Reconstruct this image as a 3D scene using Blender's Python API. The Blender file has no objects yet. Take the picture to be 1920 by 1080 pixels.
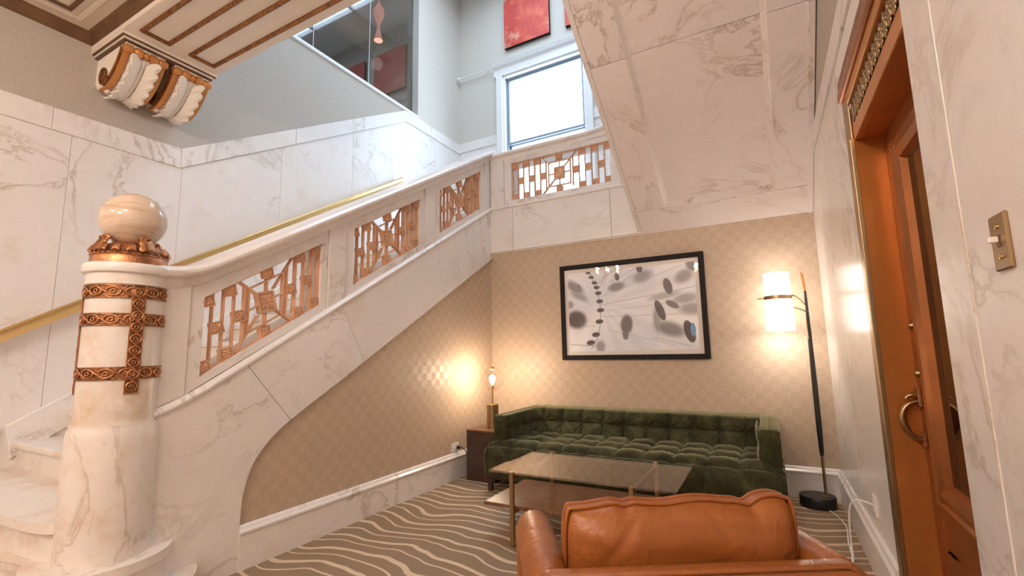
import bpy, bmesh, math, random
from mathutils import Vector, Matrix
random.seed(4)
S = bpy.context.scene
COL = S.collection
# ------------------------------------------------------------------ camera
cam_d = bpy.data.cameras.new('camera'); cam = bpy.data.objects.new('camera', cam_d); COL.objects.link(cam)
cam_d.sensor_width = 36; cam_d.lens = 870.03 / 1920 * 36; cam_d.clip_start = .02
yaw, pitch, roll = .49957723, .13515997, -.01871623
F = Vector((-math.sin(yaw)*math.cos(pitch), math.cos(yaw)*math.cos(pitch), math.sin(pitch)))
Rt = Vector((math.cos(yaw), math.sin(yaw), 0)); U = Rt.cross(F)
r2 = Rt*math.cos(roll)+U*math.sin(roll); u2 = -Rt*math.sin(roll)+U*math.cos(roll)
cam.matrix_world = Matrix(((r2.x,u2.x,-F.x,0),(r2.y,u2.y,-F.y,0),(r2.z,u2.z,-F.z,1.15),(0,0,0,1)))
S.camera = cam
# ------------------------------------------------------------------ world, exposure
W = bpy.data.worlds.new('sky'); S.world = W; W.use_nodes = True
W.node_tree.nodes['Background'].inputs[0].default_value = (.66,.82,1.0,1)
W.node_tree.nodes['Background'].inputs[1].default_value = 6.2
S.view_settings.view_transform = 'Standard'; S.view_settings.look = 'None'
S.view_settings.exposure = 0.42; S.view_settings.gamma = 1
S.cycles.use_denoising = True
S.cycles.max_bounces = 10; S.cycles.diffuse_bounces = 6; S.cycles.glossy_bounces = 4
S.cycles.transparent_max_bounces = 12; S.cycles.sample_clamp_indirect = 6
WARM = (1.0,.88,.805)

# ------------------------------------------------------------------ helpers
def link(name, me, mat=None, parent=None, smooth=False):
    o = bpy.data.objects.new(name, me); COL.objects.link(o)
    if mat: me.materials.append(mat)
    if parent: o.parent = parent
    if smooth:
        for p in me.polygons: p.use_smooth = True
    return o
def raw(name, v, f, mat, parent=None, smooth=False):
    me = bpy.data.meshes.new(name); me.from_pydata([tuple(p) for p in v], [], f); me.update()
    return link(name, me, mat, parent, smooth)
def tag(o, label=None, cat=None, group=None, kind=None):
    if label: o['label'] = label
    if cat: o['category'] = cat
    if group: o['group'] = group
    if kind: o['kind'] = kind
    return o
def empty(name, loc=(0,0,0)):
    o = bpy.data.objects.new(name, None); COL.objects.link(o); o.location = loc; o.empty_display_size = .1
    return o
def frombm(name, bm, mat, parent=None, smooth=False):
    bmesh.ops.recalc_face_normals(bm, faces=bm.faces)
    me = bpy.data.meshes.new(name); bm.to_mesh(me); bm.free()
    return link(name, me, mat, parent, smooth)
def bm_box(bm, x0,y0,z0,x1,y1,z1, bev=0, seg=1):
    r = bmesh.ops.create_cube(bm, size=1)
    vs = r['verts']
    for v in vs: v.co = Vector((x0+(v.co.x+.5)*(x1-x0), y0+(v.co.y+.5)*(y1-y0), z0+(v.co.z+.5)*(z1-z0)))
    if bev:
        es = list({e for v in vs for e in v.link_edges})
        bmesh.ops.bevel(bm, geom=es, offset=bev, segments=seg, profile=.5, affect='EDGES')
def box(name, x0,y0,z0,x1,y1,z1, mat, parent=None, bev=0, seg=1, smooth=False):
    bm = bmesh.new(); bm_box(bm,x0,y0,z0,x1,y1,z1,bev,seg)
    return frombm(name, bm, mat, parent, smooth)
def bm_prism(bm, pts, axis, a, b, bev=0, seg=1):
    """pts: 2D outline; axis 'x': (y,z) extruded in x a..b; 'y': (x,z); 'z': (x,y)"""
    def P(p,h):
        return {'x':(h,p[0],p[1]),'y':(p[0],h,p[1]),'z':(p[0],p[1],h)}[axis]
    v0=[bm.verts.new(P(p,a)) for p in pts]; v1=[bm.verts.new(P(p,b)) for p in pts]
    n=len(pts); fs=[bm.faces.new(v0),bm.faces.new(v1[::-1])]
    for i in range(n): fs.append(bm.faces.new((v0[i],v1[i],v1[(i+1)%n],v0[(i+1)%n])))
    if bev:
        es=list(fs[1].edges)
        bmesh.ops.bevel(bm, geom=es, offset=bev, segments=seg, profile=.5, affect='EDGES')
def prism(name, pts, axis, a, b, mat, parent=None, bev=0, seg=1, smooth=False):
    bm=bmesh.new(); bm_prism(bm,pts,axis,a,b,bev,seg)
    return frombm(name,bm,mat,parent,smooth)
def bm_lathe(bm, prof, cx=0, cy=0, cz=0, n=32, a0=0, a1=2*math.pi, axis='z'):
    full = abs(a1-a0-2*math.pi)<1e-6
    m = n if full else n+1
    rings=[]
    for (r,z) in prof:
        ring=[]
        for i in range(m):
            a=a0+(a1-a0)*i/n
            p=(r*math.cos(a), r*math.sin(a), z)
            if axis=='y': p=(p[0],p[2],p[1])
            if axis=='x': p=(p[2],p[0],p[1])
            ring.append(bm.verts.new((p[0]+cx,p[1]+cy,p[2]+cz)))
        rings.append(ring)
    for k in range(len(rings)-1):
        for i in range(n if full else n):
            j=(i+1)%m
            bm.faces.new((rings[k][i],rings[k][j],rings[k+1][j],rings[k+1][i]))
    if full:
        if prof[0][0]>1e-5: bm.faces.new(rings[0][::-1])
        if prof[-1][0]>1e-5: bm.faces.new(rings[-1])
def lathe(name, prof, mat, parent=None, c=(0,0,0), n=32, smooth=True, axis='z', a0=0, a1=2*math.pi):
    bm=bmesh.new(); bm_lathe(bm,[(max(r,1e-4),z) for r,z in prof],*c,n=n,axis=axis,a0=a0,a1=a1)
    o=frombm(name,bm,mat,parent,smooth)
    if smooth: sharp(o)
    return o
def sharp(o, ang=40):
    me=o.data
    try: me.set_sharp_from_angle(angle=math.radians(ang))
    except Exception: pass
def bm_tube(bm, path, r, n=8, closed=False, rfun=None):
    P=[Vector(p) for p in path]; rings=[]
    L=len(P); up=Vector((0,0,1)); prev=None
    for i,p in enumerate(P):
        if closed: t=(P[(i+1)%L]-P[i-1]).normalized()
        else: t=(P[min(i+1,L-1)]-P[max(i-1,0)]).normalized()
        if prev is None:
            a=up if abs(t.dot(up))<.9 else Vector((1,0,0))
            u=t.cross(a).normalized()
        else:
            u=(prev-t*prev.dot(t))
            u=u.normalized() if u.length>1e-6 else t.orthogonal().normalized()
        prev=u; v=t.cross(u)
        rr=rfun(i/(L-1)) if rfun else r
        rings.append([bm.verts.new(p+(u*math.cos(2*math.pi*k/n)+v*math.sin(2*math.pi*k/n))*rr) for k in range(n)])
    for i in range(L if closed else L-1):
        A=rings[i];B=rings[(i+1)%L]
        for k in range(n): bm.faces.new((A[k],A[(k+1)%n],B[(k+1)%n],B[k]))
    if not closed: bm.faces.new(rings[0][::-1]); bm.faces.new(rings[-1])
def tube(name, path, r, mat, parent=None, n=8, closed=False, rfun=None):
    bm=bmesh.new(); bm_tube(bm,path,r,n,closed,rfun)
    o=frombm(name,bm,mat,parent,True); sharp(o,50); return o
def bm_sweep(bm, prof, path, frame):
    """prof: list of (a,b) closed outline; path: points; frame(i)->(A,B) unit vectors"""
    rings=[]
    for i,p in enumerate(path):
        A,B=frame(i); rings.append([bm.verts.new(Vector(p)+A*a+B*b) for a,b in prof])
    n=len(prof)
    for i in range(len(rings)-1):
        for k in range(n): bm.faces.new((rings[i][k],rings[i][(k+1)%n],rings[i+1][(k+1)%n],rings[i+1][k]))
    bm.faces.new(rings[0][::-1]); bm.faces.new(rings[-1])
def grid(name, nu, nv, fn, mat, parent=None, smooth=True):
    v=[fn(i/(nu-1),j/(nv-1)) for i in range(nu) for j in range(nv)]
    f=[(i*nv+j,(i+1)*nv+j,(i+1)*nv+j+1,i*nv+j+1) for i in range(nu-1) for j in range(nv-1)]
    return raw(name,v,f,mat,parent,smooth)
def spline(P,n=6):
    P=[Vector(p) for p in P]; out=[]
    for i in range(len(P)-1):
        a,b_,c,d=P[max(i-1,0)],P[i],P[i+1],P[min(i+2,len(P)-1)]
        for k in range(n):
            t=k/n; out.append(.5*((2*b_)+(c-a)*t+(2*a-5*b_+4*c-d)*t*t+(3*b_-a-3*c+d)*t**3))
    out.append(P[-1]); return [tuple(p) for p in out]
def copy_tree(o, parent=None):
    c=o.copy(); COL.objects.link(c); c.parent=parent
    for ch in list(o.children): copy_tree(ch,c)
    return c

# ------------------------------------------------------------------ materials
def newmat(name):
    m=bpy.data.materials.new(name); m.use_nodes=True
    nt=m.node_tree; b=nt.nodes['Principled BSDF']
    return m,nt,b
def N(nt,t,**k):
    n=nt.nodes.new(t)
    for a,v in k.items():
        if a in n.bl_rna.properties: setattr(n,a,v)
        else: n.inputs[a.replace('_',' ')].default_value=v
    return n
def ramp(nt,src,stops):
    r=nt.nodes.new('ShaderNodeValToRGB'); cr=r.color_ramp
    while len(cr.elements)<len(stops): cr.elements.new(.5)
    for e,(p,c) in zip(cr.elements,stops):
        e.position=p; e.color=(*c,1) if len(c)==3 else c
    nt.links.new(src,r.inputs[0]); return r.outputs[0]
def mix(nt,fac,a,b,mode='MIX'):
    n=nt.nodes.new('ShaderNodeMix'); n.data_type='RGBA'; n.blend_type=mode
    for s,v in ((0,fac),(6,a),(7,b)):
        if hasattr(v,'is_linked') or hasattr(v,'links'): nt.links.new(v,n.inputs[s])
        else: n.inputs[s].default_value = v if s==0 else (*v,1)
    return n.outputs[2]
def math_(nt,op,a,b=None,clamp=False):
    n=nt.nodes.new('ShaderNodeMath'); n.operation=op; n.use_clamp=clamp
    for i,v in ((0,a),(1,b)):
        if v is None: continue
        if hasattr(v,'links'): nt.links.new(v,n.inputs[i])
        else: n.inputs[i].default_value=v
    return n.outputs[0]
def plain(name,col,rough=.5,metal=0,bump=0,bscale=200,var=0,vscale=8,spec=.5,coat=0):
    m,nt,b=newmat(name)
    b.inputs['Base Color'].default_value=(*col,1); b.inputs['Roughness'].default_value=rough; b.inputs['Metallic'].default_value=metal
    b.inputs['Specular IOR Level'].default_value=spec; b.inputs['Coat Weight'].default_value=coat
    pos=nt.nodes.new('ShaderNodeNewGeometry').outputs['Position']
    if var:
        n=N(nt,'ShaderNodeTexNoise',Scale=vscale,Detail=4); nt.links.new(pos,n.inputs['Vector'])
        nt.links.new(ramp(nt,n.outputs[0],[(.3,tuple(c*(1-var) for c in col)),(.7,tuple(min(1,c*(1+var)) for c in col))]),b.inputs['Base Color'])
    if bump:
        n=N(nt,'ShaderNodeTexNoise',Scale=bscale,Detail=3); nt.links.new(pos,n.inputs['Vector'])
        bp=N(nt,'ShaderNodeBump',Strength=bump,Distance=.01); nt.links.new(n.outputs[0],bp.inputs['Height']); nt.links.new(bp.outputs[0],b.inputs['Normal'])
    return m
def marble(name, base=(.83,.79,.76), vein=(.46,.38,.31), rough=.25, amount=.75, stain=.30, scale=1.0, st0=.58):
    m,nt,b=newmat(name)
    pos=nt.nodes.new('ShaderNodeNewGeometry').outputs['Position']
    rnd=nt.nodes.new('ShaderNodeObjectInfo').outputs['Random']
    off=N(nt,'ShaderNodeVectorMath',operation='MULTIPLY_ADD')
    cmb=nt.nodes.new('ShaderNodeCombineXYZ'); 
    for i in range(3): nt.links.new(rnd,cmb.inputs[i])
    nt.links.new(cmb.outputs[0],off.inputs[0]); off.inputs[1].default_value=(17,31,9); nt.links.new(pos,off.inputs[2])
    n1=N(nt,'ShaderNodeTexNoise',Scale=1.3*scale,Detail=7,Roughness=.62,Distortion=1.6); nt.links.new(off.outputs[0],n1.inputs['Vector'])
    n2=N(nt,'ShaderNodeTexNoise',Scale=.9*scale,Detail=2); nt.links.new(off.outputs[0],n2.inputs['Vector'])
    n3=N(nt,'ShaderNodeTexNoise',Scale=7*scale,Detail=5,Roughness=.7,Distortion=.8); nt.links.new(off.outputs[0],n3.inputs['Vector'])
    v=ramp(nt,n1.outputs[0],[(.475,(0,0,0)),(.5,(1,1,1)),(.515,(.25,.25,.25)),(.56,(0,0,0))])
    mask=ramp(nt,n2.outputs[0],[(.46,(0,0,0)),(.66,(1,1,1))])
    vm=math_(nt,'MULTIPLY',v,mask); vm=math_(nt,'MULTIPLY',vm,amount)
    cl=ramp(nt,n3.outputs[0],[(.3,tuple(c*.95 for c in base)),(.7,base)])
    c=mix(nt,vm,cl,vein)
    st=N(nt,'ShaderNodeTexNoise',Scale=2.6*scale,Detail=6,Roughness=.7); nt.links.new(off.outputs[0],st.inputs['Vector'])
    sm=math_(nt,'MULTIPLY',ramp(nt,st.outputs[0],[(st0,(0,0,0)),(st0+.16,(1,1,1))]),stain)
    c=mix(nt,sm,c,(.62,.46,.30))
    nt.links.new(c,b.inputs['Base Color']); b.inputs['Roughness'].default_value=rough
    return m
M={}
M['marble']=marble('white_marble')
M['marble_worn']=marble('worn_marble',rough=.3,amount=.7,stain=.8,st0=.51,base=(.80,.745,.69))
M['marble_soffit']=marble('soffit_marble',base=(.84,.775,.76),vein=(.46,.35,.30),rough=.35,amount=.9)
def ball_marble():
    m,nt,b=newmat('banded_ball_marble')
    pos=nt.nodes.new('ShaderNodeNewGeometry').outputs['Position']
    mp=N(nt,'ShaderNodeMapping'); mp.inputs['Scale'].default_value=(3,3,26); mp.inputs['Rotation'].default_value=(.12,-.16,0); nt.links.new(pos,mp.inputs[0])
    n=N(nt,'ShaderNodeTexNoise',Scale=1.0,Detail=6,Roughness=.65,Distortion=.5); nt.links.new(mp.outputs[0],n.inputs['Vector'])
    nt.links.new(ramp(nt,n.outputs[0],[(.30,(.40,.26,.16)),(.42,(.60,.45,.33)),(.55,(.70,.57,.45)),(.7,(.60,.46,.34))]),b.inputs['Base Color']); b.inputs['Roughness'].default_value=.1
    return m
M['marble_ball']=ball_marble()
M['joint']=plain('joint_mortar',(.35,.29,.23),.8)
M['bronze']=plain('copper_bronze',(.50,.235,.115),.36,.9,var=.3,vscale=30,bump=.15,bscale=150)
M['grille_bronze']=plain('matt_copper_bronze',(.70,.40,.24),.42,.35,var=.15,vscale=12)
M['bronze_dark']=plain('dark_relief_bronze',(.30,.135,.06),.42,1,var=.4,vscale=40,bump=.5,bscale=90)
M['bronze_satin']=plain('satin_bronze',(.58,.25,.075),.38,.45,var=.12,vscale=3)
M['brass']=plain('brass',(.78,.55,.24),.25,1)
M['brass_dull']=plain('aged_brass',(.40,.27,.14),.36,1)
M['gold_trim']=plain('gilded_trim',(.25,.105,.032),.35,.7,var=.5,vscale=45,bump=.3,bscale=90)
M['brown_trim']=plain('brown_paint_trim',(.15,.075,.035),.45,.2,var=.2)
M['cream']=plain('cream_paint',(.80,.70,.585),.55,var=.03)
M['plaster']=plain('white_plaster_leaf',(.84,.76,.66),.6)
M['white_paint']=plain('white_gloss_paint',(.85,.85,.85),.35)
M['blue_frame']=plain('slate_window_paint',(.27,.33,.41),.4)
M['ceiling_grey']=plain('upper_ceiling_paint',(.62,.64,.66),.8)
M['black']=plain('black_metal',(.012,.011,.011),.4)
M['black_frame']=plain('black_wood_frame',(.016,.011,.010),.6,spec=.2)
M['walnut']=plain('walnut',(.16,.065,.03),.32,var=.35,vscale=14)
M['dark_wood']=plain('dark_stained_wood',(.05,.026,.016),.4,var=.3,vscale=14)
M['mat_white']=plain('paper_mount',(.82,.77,.72),.8)
M['white_plastic']=plain('white_plastic',(.82,.80,.78),.4)
M['black_plastic']=plain('black_plastic',(.02,.02,.02),.5)
M['pink_glass']=None
M['jamb_bronze']=plain('jamb_bronze',(.62,.255,.07),.36,.62,var=.1,vscale=3)
M['door_wood']=plain('bronze_clad_door',(.34,.12,.035),.34,.6,var=.2,vscale=5)
# wallpaper: woven checker
def wallpaper(name, a, b_, size=.062, check=True):
    m,nt,b=newmat(name)
    pos=nt.nodes.new('ShaderNodeNewGeometry').outputs['Position']
    sp=nt.nodes.new('ShaderNodeSeparateXYZ'); nt.links.new(pos,sp.inputs[0])
    h=math_(nt,'ADD',sp.outputs[0],sp.outputs[1])
    cb=nt.nodes.new('ShaderNodeCombineXYZ'); nt.links.new(h,cb.inputs[0]); nt.links.new(sp.outputs[2],cb.inputs[1])
    weave=N(nt,'ShaderNodeTexNoise',Scale=1,Detail=2); 
    mp=N(nt,'ShaderNodeMapping'); mp.inputs['Scale'].default_value=(90,420,90); nt.links.new(cb.outputs[0],mp.inputs[0]); nt.links.new(mp.outputs[0],weave.inputs['Vector'])
    big=N(nt,'ShaderNodeTexNoise',Scale=40,Detail=3); nt.links.new(pos,big.inputs['Vector'])
    c=a
    if check:
        ck=N(nt,'ShaderNodeTexChecker',Scale=1/size); ck.inputs[1].default_value=(1,1,1,1); ck.inputs[2].default_value=(0,0,0,1)
        ad=N(nt,'ShaderNodeVectorMath',operation='ADD'); nt.links.new(cb.outputs[0],ad.inputs[0]); ad.inputs[1].default_value=(.013,.017,.021)
        nt.links.new(ad.outputs[0],ck.inputs[0])
        c=mix(nt,ck.outputs[1],b_,a)
        nt.links.new(math_(nt,'MULTIPLY_ADD',ck.outputs[1],-.15) ,b.inputs['Roughness'])
        nt.nodes[-1].inputs[2].default_value=.58
    else:
        c=mix(nt,0.0,a,a); b.inputs['Roughness'].default_value=.7
    c=mix(nt,.35,c,ramp(nt,weave.outputs[0],[(.3,(.35,.35,.35)),(.7,(1,1,1))]),'MULTIPLY')
    c=mix(nt,.2,c,ramp(nt,big.outputs[0],[(.3,(.5,.5,.5)),(.7,(1,1,1))]),'MULTIPLY')
    nt.links.new(c,b.inputs['Base Color'])
    bp=N(nt,'ShaderNodeBump',Strength=.25,Distance=.003); nt.links.new(weave.outputs[0],bp.inputs['Height']); nt.links.new(bp.outputs[0],b.inputs['Normal'])
    return m
M['paper']=wallpaper('checked_wallpaper',(.64,.50,.37),(.60,.463,.337))
M['paper_plain']=wallpaper('woven_wallpaper',(.56,.50,.435),(.5,.4,.3),check=False)
M['paper_light']=wallpaper('pale_upper_wallpaper',(.74,.69,.62),(.5,.4,.3),check=False)
# carpet
def carpet():
    m,nt,b=newmat('wavy_carpet')
    pos=nt.nodes.new('ShaderNodeNewGeometry').outputs['Position']
    sp=nt.nodes.new('ShaderNodeSeparateXYZ'); nt.links.new(pos,sp.inputs[0])
    mp=N(nt,'ShaderNodeMapping'); mp.inputs['Scale'].default_value=(1.25,.55,1); nt.links.new(pos,mp.inputs[0])
    n=N(nt,'ShaderNodeTexNoise',Scale=1.5,Detail=1.5); nt.links.new(mp.outputs[0],n.inputs['Vector'])
    d=math_(nt,'MULTIPLY',n.outputs[0],.42)
    n2=N(nt,'ShaderNodeTexNoise',Scale=2.2,Detail=0); mp2=N(nt,'ShaderNodeMapping'); mp2.inputs['Scale'].default_value=(.8,2.2,1); mp2.inputs['Location'].default_value=(3,7,0)
    nt.links.new(pos,mp2.inputs[0]); nt.links.new(mp2.outputs[0],n2.inputs['Vector'])
    d=math_(nt,'ADD',d,math_(nt,'MULTIPLY',n2.outputs[0],.07))
    v=math_(nt,'ADD',sp.outputs[1],d)
    def line(period,shift,half):
        t=math_(nt,'FRACT',math_(nt,'DIVIDE',math_(nt,'ADD',v,shift),period))
        e=math_(nt,'ABSOLUTE',math_(nt,'SUBTRACT',t,.5))
        return math_(nt,'LESS_THAN',e,half/period)
    l=math_(nt,'MAXIMUM',line(.2,0,.0145),line(.2,.088,.0075))
    sn=N(nt,'ShaderNodeTexNoise',Scale=420,Detail=1); nt.links.new(pos,sn.inputs['Vector'])
    br=ramp(nt,sn.outputs[0],[(.38,(.115,.072,.043)),(.5,(.255,.175,.112)),(.62,(.44,.33,.22))])
    cr=ramp(nt,sn.outputs[0],[(.3,(.52,.39,.27)),(.7,(.70,.54,.39))])
    nt.links.new(mix(nt,l,br,cr),b.inputs['Base Color']); b.inputs['Roughness'].default_value=.95; b.inputs['Specular IOR Level'].default_value=.1
    bp=N(nt,'ShaderNodeBump',Strength=.5,Distance=.004); nt.links.new(sn.outputs[0],bp.inputs['Height']); nt.links.new(bp.outputs[0],b.inputs['Normal'])
    return m
M['carpet']=carpet()
def velvet():
    m,nt,b=newmat('green_velvet')
    pos=nt.nodes.new('ShaderNodeNewGeometry').outputs['Position']
    n=N(nt,'ShaderNodeTexNoise',Scale=5,Detail=6,Roughness=.7,Distortion=.6); nt.links.new(pos,n.inputs['Vector'])
    nt.links.new(ramp(nt,n.outputs[0],[(.34,(.022,.022,.009)),(.52,(.046,.046,.019)),(.68,(.10,.097,.047))]),b.inputs['Base Color'])
    b.inputs['Roughness'].default_value=.85; b.inputs['Specular IOR Level'].default_value=.15
    b.inputs['Sheen Weight'].default_value=.8; b.inputs['Sheen Roughness'].default_value=.3; b.inputs['Sheen Tint'].default_value=(.72,.70,.44,1)
    return m
M['velvet']=velvet()
def leather():
    m,nt,b=newmat('cognac_leather')
    pos=nt.nodes.new('ShaderNodeNewGeometry').outputs['Position']
    n=N(nt,'ShaderNodeTexNoise',Scale=6,Detail=5); nt.links.new(pos,n.inputs['Vector'])
    nt.links.new(ramp(nt,n.outputs[0],[(.3,(.25,.072,.014)),(.7,(.335,.108,.023))]),b.inputs['Base Color'])
    b.inputs['Roughness'].default_value=.36
    v=N(nt,'ShaderNodeTexVoronoi',Scale=260); nt.links.new(pos,v.inputs['Vector'])
    w=N(nt,'ShaderNodeTexNoise',Scale=11,Detail=3,Distortion=1.2); nt.links.new(pos,w.inputs['Vector'])
    bp=N(nt,'ShaderNodeBump',Strength=.10,Distance=.004); nt.links.new(v.outputs[0],bp.inputs['Height'])
    bp2=N(nt,'ShaderNodeBump',Strength=.22,Distance=.03); nt.links.new(w.outputs[0],bp2.inputs['Height']); nt.links.new(bp.outputs[0],bp2.inputs['Normal'])
    nt.links.new(bp2.outputs[0],b.inputs['Normal'])
    return m
M['leather']=leather()
def thin_glass(name,tint=(1,1,1),rough=0.0,ior=1.5):
    m=bpy.data.materials.new(name); m.use_nodes=True; nt=m.node_tree; nt.nodes.clear()
    o=nt.nodes.new('ShaderNodeOutputMaterial'); t=nt.nodes.new('ShaderNodeBsdfTransparent'); t.inputs[0].default_value=(*tint,1)
    g=nt.nodes.new('ShaderNodeBsdfGlossy'); g.inputs['Roughness'].default_value=rough
    r0=((ior-1)/(ior+1))**2; lw=nt.nodes.new('ShaderNodeLayerWeight'); mx=nt.nodes.new('ShaderNodeMixShader')
    fr=math_(nt,'MULTIPLY_ADD',math_(nt,'POWER',lw.outputs['Facing'],5.0),1-r0); fr.node.inputs[2].default_value=r0
    nt.links.new(fr,mx.inputs[0]); nt.links.new(t.outputs[0],mx.inputs[1]); nt.links.new(g.outputs[0],mx.inputs[2]); nt.links.new(mx.outputs[0],o.inputs[0])
    return m
M['glass']=thin_glass('clear_glass')
M['table_glass']=thin_glass('smoked_table_glass',(.80,.77,.72),ior=2.4)
M['upper_glass']=thin_glass('upper_hall_glass',(.72,.76,.78),ior=2.1)
M['dark_glass']=plain('dark_door_glass',(.006,.004,.003),.04,spec=.8)
def emit(name,col,st,base=(.9,.9,.9)):
    m,nt,b=newmat(name); b.inputs['Base Color'].default_value=(*base,1)
    b.inputs['Emission Color'].default_value=(*col,1); b.inputs['Emission Strength'].default_value=st
    return m
M['pink_glass']=emit('lit_pink_pendant_glass',(1,.42,.30),.5,(.72,.42,.35))
M['shade']=emit('lit_lamp_shade',(1,.90,.80),5.5)
M['bulb']=emit('lit_bulb',(1,.80,.55),60)
M['chand_bulb']=emit('chandelier_bulb',(1,.75,.5),14)

# ------------------------------------------------------------------ key dimensions
XL=-2.62; XS=-2.60; YB=4.33; XR=.40; XW=-4.5; YF=6.4; HZ=3.69; TOPZ=7.62
SL=.598
Lz=lambda y:.925+SL*(y-1.308)        # ledge of the stair stringer
Ob=lambda y:1.046+SL*(y-1.378)       # grille opening bottom / top
Ot=lambda y:1.467+SL*(y-1.376)
# ------------------------------------------------------------------ floor
fl=box('floor',-4.6,-4.1,-.12,XR+.3,4.6,0,M['carpet']); tag(fl,kind='structure')
# ------------------------------------------------------------------ spandrel wall under the stairs, back wall
LOW=[(1.622,.0),(1.622,.239),(1.631,.389),(1.668,.521),(1.726,.611),(1.821,.70),(1.96,.791),(2.285,.975),(2.577,1.145),(3.197,1.507),(3.95,1.947),(4.33,2.17)]
LOW=[LOW[0]]+spline(LOW[1:],5)
wl=prism('wall_stairside',[(1.55,0),(4.33,0),(4.33,2.25),(2.4,1.15),(1.75,.75),(1.60,.55)],'x',-2.72,XL,M['paper']); tag(wl,kind='structure')
wb=box('wall_back',-2.75,YB,0,XR+.02,YB+.15,2.24,M['paper']); tag(wb,kind='structure')
# baseboards: body + moulded cap as a swept profile
BP=[(0,0),(.025,0),(.025,.185),(.032,.19),(.032,.20),(.02,.212),(.014,.226),(.006,.232),(0,.232)]
def baseboard(name, x0,y0,x1,y1, nrm):
    bm=bmesh.new(); n=Vector(nrm); 
    bm_sweep(bm,BP,[(x0,y0,0),(x1,y1,0)],lambda i:(n,Vector((0,0,1))))
    return tag(frombm(name,bm,M['marble'],None),kind='structure')
bl=empty('baseboard_left'); tag(bl,kind='structure')
for a,b_ in ((1.622,2.858),(2.862,4.33)):
    bm=bmesh.new(); bm_sweep(bm,BP,[(XL,a,0),(XL,b_,0)],lambda i:(Vector((1,0,0)),Vector((0,0,1)))); frombm('baseboard_slab',bm,M['marble'],bl)
baseboard('baseboard_back',XL,YB,XR,YB,(0,-1,0))
baseboard('baseboard_right',XR,YB,XR,2.545,(-1,0,0))
# ------------------------------------------------------------------ right wall: marble slabs round the door
wr=empty('wall_right'); tag(wr,kind='structure')
def slabR(y0,y1,z0,z1,name='marble_slab',x0=XR,mat='marble',g=.0012):
    return box(name,x0,y0+g,z0+g,x0+.03,y1-g,z1-g,M[mat],wr,bev=.0015)
slabR(3.42,4.40,0,2.52); slabR(2.53,3.42,0,2.52); slabR(1.575,2.53,2.37,2.52); slabR(1.37,1.575,0,2.52)
slabR(.2,1.366,0,2.52); slabR(-1.5,.2,0,2.52); slabR(-4,-1.5,0,2.52)
for a,b_ in ((-4,-.4),(-.4,1.37),(1.37,2.4),(2.4,3.42),(3.42,4.45)): slabR(a,b_,2.52,2.65,'dado_cap',XR-.012)
box('marble_bead',XR-.002,1.362,0,XR+.02,1.374,2.52,M['marble_worn'],wr,bev=.003,seg=2)
box('wallpaper_panel',XR+.004,-4,2.65,XR+.03,YF+.05,TOPZ,M['paper_plain'],wr)
box('wall_core',XR+.03,2.54,0,XR+.25,YF+.1,TOPZ,M['joint'],wr); box('wall_core',XR+.03,-4.1,0,XR+.25,1.5,TOPZ,M['joint'],wr)
box('wall_core',XR+.03,1.5,2.38,XR+.25,2.54,TOPZ,M['joint'],wr)
box('marble_slab',XR,4.40,2.6,XR+.03,YF,2.65,M['marble'],wr)
# ------------------------------------------------------------------ left hall wall (behind the stairs)
wh=empty('wall_left'); tag(wh,kind='structure')
def dlow(y): return 2.83 if y<=2.07 else min(2.83+.598*(y-2.07),4.595)
def dtop(y): return 3.0 if y<=2.05 else min(3.0+.5995*(y-2.05),4.764)
YK=5.005   # where the raking dado turns level again
for a,b_ in ((-4.05,-2.4),(-2.4,-.9),(-.9,.3),(.3,1.33),(1.33,2.089),(2.089,3.05),(3.05,4.03),(4.03,5.02),(5.02,5.72),(5.72,6.4)):
    ys=[a+.0012]+[q for q in (2.07,5.02) if a<q<b_]+[b_-.0012]
    prism('marble_slab',[(a+.0012,0),(b_-.0012,0)]+[(y,dlow(y)-.001) for y in ys[::-1]],'x',XW-.03,XW,M['marble'],wh,bev=.001)
for a,b_ in ((-4.05,-.6),(-.6,1.21),(1.21,2.07),(2.07,3.2),(3.2,4.2),(4.2,5.01),(5.01,5.6),(5.6,6.4)):
    ys=[a+.001,b_-.001]
    if a<YK<b_: ys=[a+.001,YK,b_-.001]
    ya=lambda y:y-.0
    prism('dado_cap',[(y,dlow(y+ (.0 if y<5.01 else 0))) for y in ys]+[(y,dtop(y)) for y in ys[::-1]],'x',XW-.03,XW+.014,M['marble'],wh,bev=.004)
box('wall_core',XW-.16,-4.1,0,XW-.03,2.3,HZ+.4,M['joint'],wh)
box('wallpaper_panel',XW-.03,-4.05,2.9,XW,2.07,HZ,M['paper_plain'],wh)
prism('wallpaper_panel',[(2.07,2.9),(5.2,4.72),(5.29,4.76),(2.07,4.76)],'x',XW-.03,XW,M['paper_plain'],wh)
box('wall_core',XW-.16,2.3,0,XW-.03,YF+.1,4.755,M['joint'],wh)
box('wallpaper_panel',XW-.16,5.29,4.73,XW,YF,TOPZ,M['paper_light'],wh)
box('wallpaper_panel',XW-.16,-1,4.0,XW,2.3,TOPZ,M['paper_plain'],wh)
box('wallpaper_panel',XW-.16,2.3,7.25,XW,5.29,TOPZ,M['paper_plain'],wh)
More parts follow.
